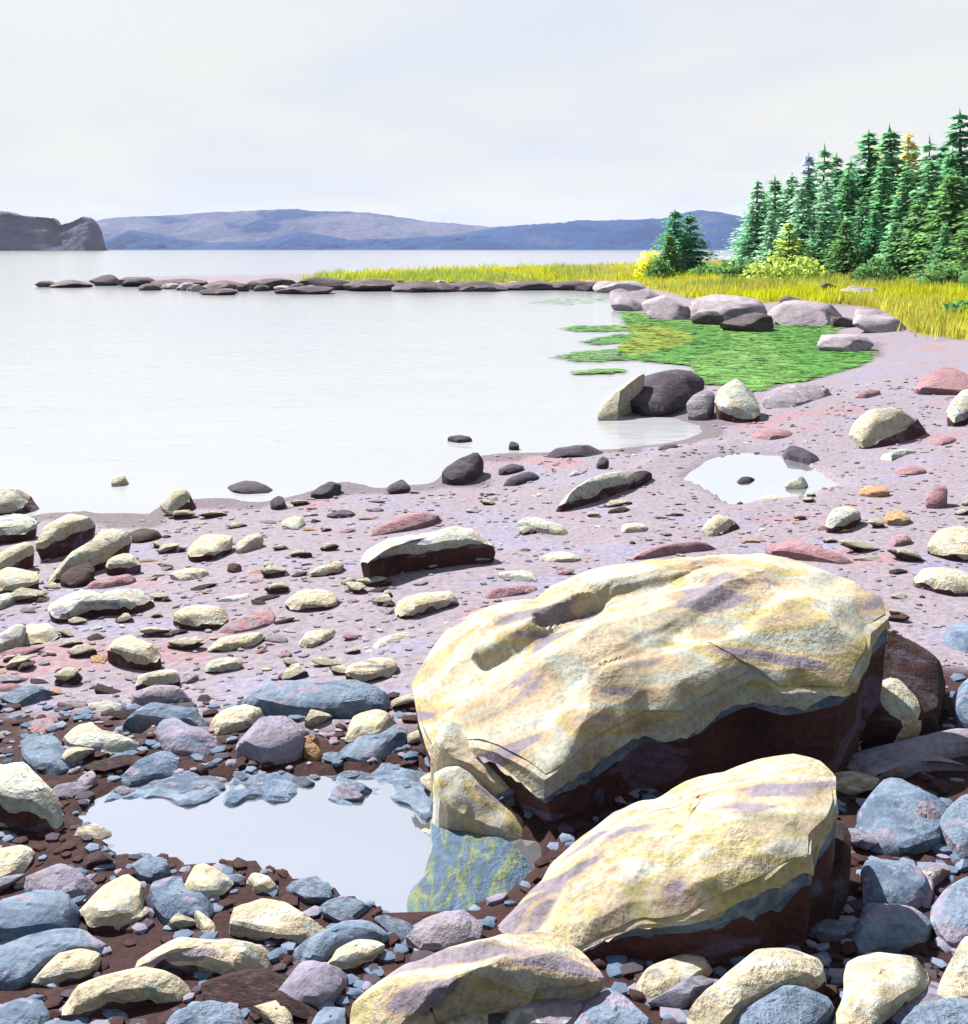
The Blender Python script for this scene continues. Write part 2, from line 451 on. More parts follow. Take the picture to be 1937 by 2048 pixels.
# ------------------------------------------------------------------ far hills
def hill(name, prof, dist, depth, mat, label, seed, rough=1.0, teeth=0.0):
    """prof: skyline points (pixel x, pixel y); a ridge with real depth behind the bay"""
    X0, X1 = (prof[0][0] - HX) * dist / F, (prof[-1][0] - HX) * dist / F
    n, k = 260, 16
    xs = np.linspace(X0, X1, n)
    pxs = HX + xs * F / dist
    h = np.interp(pxs, [p[0] for p in prof], [CAMZ + (HY - p[1]) * dist / F for p in prof])
    V, Fc = [], []
    for j in range(k + 1):
        v = j / k
        prf = math.sin(min(v / 0.55, 1.0) * math.pi / 2) if v < 0.55 else math.cos((v - 0.55) / 0.45 * math.pi / 2)
        for i in range(n):
            nz = mn.fractal(Vector((xs[i] * 0.018 + seed, v * 3.0, seed)), 0.9, 2.1, 4)
            top = max(h[i], -1.0)
            z = -2 + (top + 2) * prf * (1 + 0.10 * rough * nz * (1 - prf * 0.4))
            if teeth and prf > 0.85: z += teeth * random.random()
            V.append((xs[i], dist - depth * 0.55 + v * depth + 12 * nz, z))
    for j in range(k):
        for i in range(n - 1):
            a = j * n + i
            Fc.append((a, a + 1, a + n + 1, a + n))
    o = mesh_obj(name, V, Fc, mat)
    return tag(o, label, None, None, 'structure')

def hill_mat(name, cols, scale):
    m, n, l, b = new_mat(name)
    tc = n.new('ShaderNodeTexCoord')
    mp = n.new('ShaderNodeMapping'); mp.inputs['Scale'].default_value = (1, 0.6, 3.2)
    l.new(tc.outputs['Object'], mp.inputs['Vector'])
    a = noise_node(n, l, mp.outputs[0], scale, 4, 0.4)
    r = bands(n, l, a.outputs['Fac'], cols, 0.02)
    f = noise_node(n, l, tc.outputs['Object'], 0.12, 4)
    mr = n.new('ShaderNodeMapRange'); mr.inputs['From Min'].default_value = .3; mr.inputs['From Max'].default_value = .7
    mr.inputs['To Min'].default_value = .8; mr.inputs['To Max'].default_value = 1.15
    l.new(f.outputs['Fac'], mr.inputs['Value'])
    mu = n.new('ShaderNodeMixRGB'); mu.blend_type = 'MULTIPLY'; mu.inputs[0].default_value = 1
    l.new(r.outputs[0], mu.inputs[1]); l.new(mr.outputs[0], mu.inputs[2])
    l.new(mu.outputs[0], b.inputs['Base Color']); b.inputs['Roughness'].default_value = 1
    b.inputs['Specular IOR Level'].default_value = 0.1
    bp = n.new('ShaderNodeBump'); bp.inputs['Strength'].default_value = 0.8; bp.inputs['Distance'].default_value = 4
    l.new(f.outputs['Fac'], bp.inputs['Height']); l.new(bp.outputs[0], b.inputs['Normal'])
    return m
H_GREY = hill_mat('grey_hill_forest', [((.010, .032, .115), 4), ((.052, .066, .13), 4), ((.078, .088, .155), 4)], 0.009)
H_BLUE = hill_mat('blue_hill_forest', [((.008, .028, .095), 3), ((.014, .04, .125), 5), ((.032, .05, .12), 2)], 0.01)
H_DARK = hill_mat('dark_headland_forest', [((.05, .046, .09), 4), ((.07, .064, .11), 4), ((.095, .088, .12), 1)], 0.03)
hill('hill', [(-900, 470), (-300, 445), (100, 452), (190, 447), (260, 436), (350, 430), (480, 424), (545, 420), (640, 421), (740, 428), (830, 441), (900, 446), (960, 452), (1040, 458), (1200, 470), (1400, 490), (1500, 503)],
     1300, 420, H_GREY, 'long pale grey wooded ridge across the bay', 2.0, 1.0, 1.5)
hill('hill', [(820, 503), (900, 472), (1000, 456), (1080, 451), (1160, 444), (1240, 440), (1330, 437), (1400, 424), (1440, 427), (1500, 440), (1700, 430), (2100, 450), (2700, 480)],
     1100, 380, H_BLUE, 'deep blue wooded ridge running behind the spruces', 5.0, 1.0, 1.5)
hill('foothill', [(140, 503), (220, 482), (262, 462), (300, 468), (350, 478), (420, 486), (520, 484), (590, 466), (640, 470), (700, 480), (820, 476), (960, 470), (1100, 474), (1300, 484), (1500, 503)],
     1000, 120, H_BLUE, 'low blue wooded foreshore under the pale grey ridge', 12.0, 1.0, 1.2)
hill('headland', [(-900, 440), (-300, 418), (-60, 424), (22, 423), (60, 432), (112, 437), (122, 452), (140, 446), (165, 434), (182, 440), (196, 462), (206, 503)],
     700, 50, H_DARK, 'dark purple headland with a stepped end across the water', 9.0, 0.7, 1.0)

# ------------------------------------------------------------------ haze over the bay
def haze():
    x0, x1, y0, y1, z0, z1 = -2600, 2600, -60, 2300, -4, 95
    V = [(x0, y0, z0), (x1, y0, z0), (x1, y1, z0), (x0, y1, z0), (x0, y0, z1), (x1, y0, z1), (x1, y1, z1), (x0, y1, z1)]
    Fc = [(0, 3, 2, 1), (4, 5, 6, 7), (0, 1, 5, 4), (1, 2, 6, 5), (2, 3, 7, 6), (3, 0, 4, 7)]
    m = bpy.data.materials.new('sea_haze'); m.use_nodes = True
    n, l = m.node_tree.nodes, m.node_tree.links
    n.clear()
    o = n.new('ShaderNodeOutputMaterial'); v = n.new('ShaderNodeVolumePrincipled')
    v.inputs['Color'].default_value = (0.72, 0.8, 1.0, 1)
    v.inputs['Density'].default_value = 0.0001
    l.new(v.outputs[0], o.inputs['Volume'])
    h = mesh_obj('haze', V, Fc, m, smooth=False)
    tag(h, 'thin pale sea haze over the bay', None, None, 'stuff')
haze()

# ------------------------------------------------------------------ stones
def resample(P, n, rounds=2):
    for _ in range(rounds):
        Q = []
        for i in range(len(P)):
            a, b = P[i], P[(i + 1) % len(P)]
            Q += [a * 0.75 + b * 0.25, a * 0.25 + b * 0.75]
        P = Q
    L = [0.0]
    for i in range(len(P)):
        L.append(L[-1] + (P[(i + 1) % len(P)] - P[i]).length)
    out = []; j = 0
    for k in range(n):
        t = L[-1] * k / n
        while L[j + 1] < t: j += 1
        f = (t - L[j]) / max(L[j + 1] - L[j], 1e-9)
        out.append(P[j].lerp(P[(j + 1) % len(P)], f))
    return out

def _segd(x, y, a, b_):
    ux, uy = b_[0] - a[0], b_[1] - a[1]
    t = max(0, min(1, ((x - a[0]) * ux + (y - a[1]) * uy) / (ux * ux + uy * uy + 1e-9)))
    return math.hypot(x - a[0] - t * ux, y - a[1] - t * uy)

STATS = []
def rock(name, mat, poly, drop, label=None, dx=0.0, tx=0.0, ty=None, n=36, dome=0.10, flare=-0.10, cut=11, amp=0.028, gp=None, group=None,
         parent=None, cat='rock', rounds=1, rings=6, thick=None, under=0.0, sink=0.05, kd=1.25, top_shift=0.0, seed=None, sharp=22, carve=(), lvl=None, shade_layers=None, stair=None, facet=None, facet_dir=0.3):
    """A stone given by the outline of its upper face as seen from the eye and by how far its front drops below it.
    The outline is carried onto a (tilted) plane in space; sides go down into the shingle."""
    rs = random.Random(seed if seed is not None else hash(tuple(poly)) & 0xffff)
    ly = max(poly, key=lambda p: p[1])
    if gp is None: gp = (ly[0], ly[1] + drop)
    gx, d0, gz = ground_hit(*gp)
    if lvl is not None: d0 = (CAMZ - lvl) * F / (ly[1] - HY)
    zf = CAMZ - (ly[1] - HY) * d0 / F
    x0 = (ly[0] - HX) * d0 / F
    yb = min(p[1] for p in poly)
    wid = (max(p[0] for p in poly) - min(p[0] for p in poly)) * d0 / F
    if ty is None:
        hb = CAMZ - zf
        db = hb * F / (yb - HY) - d0
        D = kd * wid
        ty = 0.0
        if db > D:
            zb = CAMZ - (yb - HY) * (d0 + D) / F
            ty = min((zb - zf) / D, 0.75)
    P = []
    for qx, qy in poly:
        rx, rz = ray(qx, qy)
        t = (zf - CAMZ - tx * x0 - ty * d0) / (rz - tx * rx - ty)
        P.append(Vector((rx * t, t, CAMZ + rz * t)))
    P = resample(P, n, rounds)
    c = sum(P, Vector()) / n
    R = max((p - c).length for p in P)
    gzs = terrain(np.array([p.x for p in P]), np.array([p.y for p in P]))
    nrm = Vector((-tx, -ty, 1)).normalized()
    sh = Vector((dx * d0 / F, 0, 0))
    org = Vector((c.x, c.y, T1(c.x, c.y)))
    V = []
    side = max(4, rings // 2)
    for k in range(side + 1):
        f = k / side                                     # 0 at the ground, 1 at the rim
        s = 1 + (flare if not under else -under) * (1 - f)
        for i, p in enumerate(P):
            zb = gzs[i] - sink
            if thick is not None: zb = max(zb, p.z - thick)
            q = c + (p - c) * s
            hgt = max(p.z - zb, 0.02)
            z = zb + hgt * (f * 0.97)
            V.append(Vector((q.x, q.y, z)) + sh * (1 - f))
    for k in range(1, rings + 1):
        s = 1 - (k / (rings + 0.6)) ** 1.15
        s = min(s, 1 - 0.05 * (k == 1))
        up = dome * R * (1 - s * s)
        for p in P:
            V.append(c + (p - c) * s + nrm * up + Vector((0, 0, 0.004)))
    V.append(c + nrm * dome * R)
    tot = side + 1 + rings
    # weather it: lumps, then flat fracture faces
    sd = rs.uniform(0, 100)
    for i, v in enumerate(V):
        q = (v - org) / R
        if facet: w = mn.noise_vector(q * 6) * 0.012 * R; V[i] = v + w; continue
        w = mn.noise_vector(q * 1.7 + Vector((sd, 0, 0))) * amp * R + mn.noise_vector(q * 4.5 + Vector((0, sd, 0))) * amp * 0.45 * R
        ridge = abs(mn.noise(q * 3.1 + Vector((0, 0, sd)))) * amp * 0.8 * R
        V[i] = v + w - nrm * ridge
    if facet:
        # broken planar faces over the upper side
        kf, tilt, dep_ = facet
        side_v = nrm.cross(Vector((0, 1, 0))).normalized(); fwd = nrm.cross(side_v)
        for _ in range(kf):
            th = rs.uniform(0, 6.283); tl = rs.uniform(0.25, 1.0) * tilt
            d = (nrm + (side_v * math.cos(th) + fwd * math.sin(th)) * math.tan(tl)).normalized()
            off = max((v - c).dot(d) for v in V[(side + 1) * n:]) - rs.uniform(0.2, 1.0) * dep_ * R * (tl / tilt)
            for i, v in enumerate(V):
                e = (v - c).dot(d) - off
                if e > 0: V[i] = v - nrm * (e / max(nrm.dot(d), .3))
        ca_, sa_ = math.cos(facet_dir), math.sin(facet_dir)
        for i in range((side + 1) * n, len(V)):
            q = V[i] - org
            rk = (i - (side + 1) * n) // n + 1
            # ledges: strips of the bed broken off at slightly different levels
            wq = mn.noise_vector(q * 3.0) * 0.10
            ua, ub = (q.x + wq.x) * ca_ + (q.y + wq.y) * sa_, -(q.x + wq.x) * sa_ + (q.y + wq.y) * ca_
            ds, pts_ = mn.voronoi(Vector((ua * 1.5 / R, ub * 5.0 / R, sd)))
            l1, l2 = abs(mn.cell(pts_[0] * 7.3)), abs(mn.cell(pts_[1] * 7.3))
            bl = min(1.0, (ds[1] - ds[0]) / 0.16); bl = 0.5 + 0.5 * bl * bl * (3 - 2 * bl)
            V[i] = V[i] + nrm * ((l1 * bl + l2 * (1 - bl)) * 0.034 * R * min(1, rk / 12))
            V[i] = V[i] + mn.noise_vector(q * 14) * 0.006 + mn.noise_vector(q * 5) * 0.010
    if stair:
        ang, pitch, hgt_ = stair
        for i in range((side + 1) * n, len(V)):
            q = V[i] - org
            u = (q.x * math.cos(ang) + q.y * math.sin(ang)) / pitch + 0.6 * mn.noise(q * 2.2 + Vector((sd, 0, 0))) + 0.2 * mn.noise(q * 7)
            ring_ = (i - (side + 1) * n) // n + 1
            f = u - math.floor(u)
            V[i] = V[i] - Vector((0, 0, hgt_ * (f if f < 0.82 else (1 - f) * 0.82 / 0.18) * (0.5 + mn.noise(q * 3 + Vector((0, 0, sd)))) * min(1.0, ring_ / 5)))
    for line, rad, dep in carve:
        for i in range((side + 1) * n, len(V)):
            v = V[i]
            qx, qy = HX + F * v.x / v.y, HY + F * (CAMZ - v.z) / v.y
            dd = min(_segd(qx, qy, line[a_], line[a_ + 1]) for a_ in range(len(line) - 1)) / rad
            dd += 0.18 * mn.noise((v - org) * 9.0)
            dd = max(dd, 0.0)
            if dd < 1: V[i] = v - Vector((0, 0, dep * (1 - dd * dd) ** 2))
    cc = c + nrm * dome * R * 0.4
    for _ in range(cut):
        a = rs.uniform(0, 6.283)
        d = Vector((math.cos(a), math.sin(a), rs.uniform(-.35, .5))).normalized()
        off = max((v - cc).dot(d) for v in V) * rs.uniform(0.84, 0.97)
        for i, v in enumerate(V):
            e = (v - cc).dot(d) - off
            if e > 0: V[i] = v - d * e * 0.9
    for _ in range(cut):
        a = rs.uniform(0, 6.283); el = rs.uniform(0.5, 1.25)
        d = Vector((math.cos(a) * math.cos(el), math.sin(a) * math.cos(el), math.sin(el)))
        off = max((v - cc).dot(d) for v in V) * rs.uniform(0.72, 0.93)
        for i, v in enumerate(V):
            e = (v - cc).dot(d) - off
            if e > 0: V[i] = v - d * e * 0.85
    Fc = []
    for k in range(tot - 1):
        for i in range(n):
            j = (i + 1) % n
            Fc.append((k * n + i, k * n + j, (k + 1) * n + j, (k + 1) * n + i))
    last = (tot - 1) * n
    for i in range(n):
        Fc.append((last + i, last + (i + 1) % n, len(V) - 1))
    Fc.append(tuple(reversed(range(n))))
    base = parent.location if parent else Vector((0, 0, 0))
    if shade_layers:
        # front shade painted as separate darker bodies under the pale top
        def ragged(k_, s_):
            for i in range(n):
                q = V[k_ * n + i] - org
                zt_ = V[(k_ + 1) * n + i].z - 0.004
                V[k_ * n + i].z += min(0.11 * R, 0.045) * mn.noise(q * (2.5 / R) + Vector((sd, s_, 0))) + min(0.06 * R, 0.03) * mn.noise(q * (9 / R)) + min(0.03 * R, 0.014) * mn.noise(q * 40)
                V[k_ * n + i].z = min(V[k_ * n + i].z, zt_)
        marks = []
        for lm_, fr_ in shade_layers:
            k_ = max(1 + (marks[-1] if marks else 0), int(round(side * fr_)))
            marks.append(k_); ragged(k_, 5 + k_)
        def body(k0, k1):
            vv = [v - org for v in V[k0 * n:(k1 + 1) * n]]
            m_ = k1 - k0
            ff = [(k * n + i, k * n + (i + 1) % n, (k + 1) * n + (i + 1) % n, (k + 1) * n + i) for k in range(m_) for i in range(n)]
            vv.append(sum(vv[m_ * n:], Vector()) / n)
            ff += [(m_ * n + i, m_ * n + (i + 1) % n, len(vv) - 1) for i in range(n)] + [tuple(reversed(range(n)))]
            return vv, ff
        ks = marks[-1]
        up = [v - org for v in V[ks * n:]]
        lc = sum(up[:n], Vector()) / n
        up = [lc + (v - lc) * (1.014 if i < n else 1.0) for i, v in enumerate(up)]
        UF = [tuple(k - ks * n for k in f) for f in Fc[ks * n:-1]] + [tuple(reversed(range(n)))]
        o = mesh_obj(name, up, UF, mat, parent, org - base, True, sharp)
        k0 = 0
        for (lm_, fr_), k1 in zip(shade_layers, marks):
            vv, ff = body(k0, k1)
            mesh_obj('lower_shade' if k0 == 0 else 'middle_shade', vv, ff, lm_, o, (0, 0, 0), True, sharp)
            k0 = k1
    else:
        o = mesh_obj(name, [v - org for v in V], Fc, mat, parent, org - base, True, sharp)
    if not parent: tag(o, label, cat, group)
    STATS.append((label or name, round(d0, 2), round(R, 2), round(zf - gz, 2), round(ty, 2)))
    return o

def ico(sub):
    import bmesh
    bm = bmesh.new(); bmesh.ops.create_icosphere(bm, subdivisions=sub, radius=1)
    V = [v.co.copy() for v in bm.verts]; Fc = [tuple(v.index for v in f.verts) for f in bm.faces]
    bm.free()
    return V, Fc
ICO = {s: ico(s) for s in (1, 2, 3, 4)}

def blob_verts(rs, sub, cuts=9, amp=0.16, deep_=0.62):
    V, Fc = ICO[sub]
    sd = rs.uniform(0, 100)
    V = [v * (1 + amp * mn.noise(v * 1.5 + Vector((sd, 0, 0))) + amp * 0.4 * mn.noise(v * 4 + Vector((0, sd, 0))) + amp * 0.14 * mn.noise(v * 11 + Vector((0, 0, sd)))) for v in V]
    for _ in range(cuts):
        d = Vector((rs.gauss(0, 1), rs.gauss(0, 1), rs.gauss(0, 1))).normalized()
        off = rs.uniform(deep_, 0.9)
        V = [v - d * max(v.dot(d) - off, 0) * 0.92 for v in V]
    return V, Fc

def blob(name, mat, xc, ybase, w, h, label, lean=0.0, deep=0.8, group=None, sub=3, seed=None, cat='rock', cuts=9, level=None, dist=None, parent=None, wedge=0.0):
    """a boulder given by its middle, foot line, width and height as seen from the eye; lean tips it clockwise in degrees"""
    rs = random.Random(seed if seed is not None else int(xc * 13 + ybase * 7))
    gx, d0, gz = ground_hit(xc, ybase)
    if dist: d0 = dist; gx = (xc - HX) * d0 / F; gz = T1(gx, d0)
    W, H = w * d0 / F / 2, h * d0 / F
    V, Fc = blob_verts(rs, sub, cuts)
    ca, sa = math.cos(math.radians(lean)), math.sin(math.radians(lean))
    xs = [v.x * ca + v.z * sa * H / W * 0.9 for v in V]; zs = [v.z * ca - v.x * sa * W / H * 0.5 for v in V]
    kx = max(xs) - min(xs); z1 = max(zs); z0 = -0.45
    out = []
    for v, x, z in zip(V, xs, zs):
        hz = (max(z, z0 - 0.1) - z0) * H / (z1 - z0) - 0.02 * H
        out.append(Vector((x * 2 * W / kx, v.y * W * deep + (hz - H) * wedge + H * wedge, hz)))
    o = mesh_obj(name, out, Fc, mat, parent, (gx, d0 + W * deep * 0.5, gz - 0.02 * H), True, 30)
    if label: tag(o, label, cat, group)
    return o

# ------------------------------------------------------------------ the big boulder (thing with parts)
bx, by, bz = ground_hit(1250, 1560)
boulder = empty('boulder', (bx, by + 0.4, T1(bx, by + 0.4)))
tag(boulder, 'huge cream boulder with a dark hollow front beside the tide pool', 'boulder')
CAP = [(820, 1321), (860, 1260), (897, 1216), (946, 1195), (1010, 1190), (1064, 1198), (1101, 1170), (1175, 1142), (1267, 1124), (1397, 1115), (1520, 1102),
       (1569, 1099), (1620, 1112), (1705, 1136), (1765, 1158), (1784, 1190), (1745, 1232), (1735, 1275), (1690, 1340), (1569, 1362),
       (1505, 1345), (1421, 1393), (1366, 1430), (1290, 1424), (1212, 1466), (1162, 1504), (1094, 1553), (1045, 1522), (996, 1486), (940, 1461), (866, 1452), (840, 1395)]
rock('body', M['cream_big'], CAP, 0, None, gp=(1094, 1665), tx=0.16, ty=0.36, n=190, rings=56, dome=0.09, cut=0, flare=-0.07, parent=boulder, rounds=0, seed=11, sharp=30, facet=(26, 0.42, 0.075), facet_dir=0.28, shade_layers=[(M['bed'], 0.70), (M['blue'], 0.82)],  # shade of the front painted as maroon and blue bands
    carve=[([(1200, 1190), (1150, 1225), (1090, 1255), (1030, 1290), (975, 1312)], 36, 0.06), ([(1085, 1234), (1130, 1224), (1180, 1210)], 20, 0.10), ([(1230, 1190), (1330, 1165), (1420, 1158)], 20, 0.02)])
rock('flank_shade', M['dark'], [(1690, 1270), (1740, 1225), (1790, 1190), (1840, 1215), (1890, 1300), (1905, 1370), (1890, 1425), (1800, 1455), (1700, 1440), (1660, 1360)],
     0, None, gp=(1800, 1500), tx=-0.25, ty=0.55, n=60, rings=8, dome=0.0, cut=14, amp=0.03, parent=boulder, rounds=0, seed=8)  # dark stone standing for the boulder's shaded side
rock('flank_slab', M['cream_big'], [(856, 1440), (905, 1440), (960, 1455), (1015, 1495), (1056, 1545), (1050, 1590), (1000, 1578), (940, 1535), (885, 1505)],
     0, None, gp=(960, 1650), tx=-0.35, ty=0.45, n=60, rings=10, dome=0.05, cut=2, amp=0.05, parent=boulder, flare=0.05, seed=21)
rock('flank_slab', M['cream_big'], [(864, 1545), (885, 1510), (918, 1515), (960, 1555), (1010, 1605), (1088, 1664), (1078, 1696), (1000, 1664), (940, 1642), (885, 1608)],
     4, None, gp=(1000, 1700), tx=-0.45, ty=0.45, n=60, rings=10, dome=0.06, cut=2, amp=0.05, parent=boulder, flare=0.05, seed=22)

# the long slanting slab in front of it
sx, sy, sz = ground_hit(1300, 1900)
slab = empty('slab', (sx, sy + 0.1, T1(sx, sy + 0.1)))
tag(slab, 'long slanting cream and yellow streaked slab leaning over a dark hollow', 'boulder')
rock('body', M['cream_slab'], [(950, 1888), (984, 1825), (1027, 1788), (1082, 1745), (1101, 1708), (1162, 1659), (1224, 1619), (1310, 1597), (1372, 1560), (1452, 1542),
     (1520, 1511), (1588, 1498), (1637, 1511), (1668, 1540), (1676, 1595), (1662, 1630), (1628, 1665), (1622, 1700), (1569, 1725), (1508, 1770), (1446, 1801), (1372, 1831), (1286, 1838), (1212, 1856), (1150, 1880), (1050, 1888)],
     8, None, tx=0.30, ty=0.34, n=160, rings=44, dome=0.06, cut=0, flare=-0.05, parent=slab, rounds=0, seed=31, sharp=30, facet=(22, 0.4, 0.06), facet_dir=0.36, shade_layers=[(M['bed'], 0.72), (M['blue'], 0.86)])  # maroon and blue bands paint the slab's shaded front
rock('foot_shade', M['dark'], [(1330, 1800), (1450, 1730), (1560, 1660), (1660, 1600), (1700, 1650), (1705, 1740), (1640, 1800), (1540, 1850), (1420, 1860)],
     0, None, gp=(1480, 1900), tx=0.1, ty=0.30, n=60, rings=8, dome=0.0, cut=2, amp=0.05, parent=slab, seed=33)  # dark stone put where the slab front lies in shade

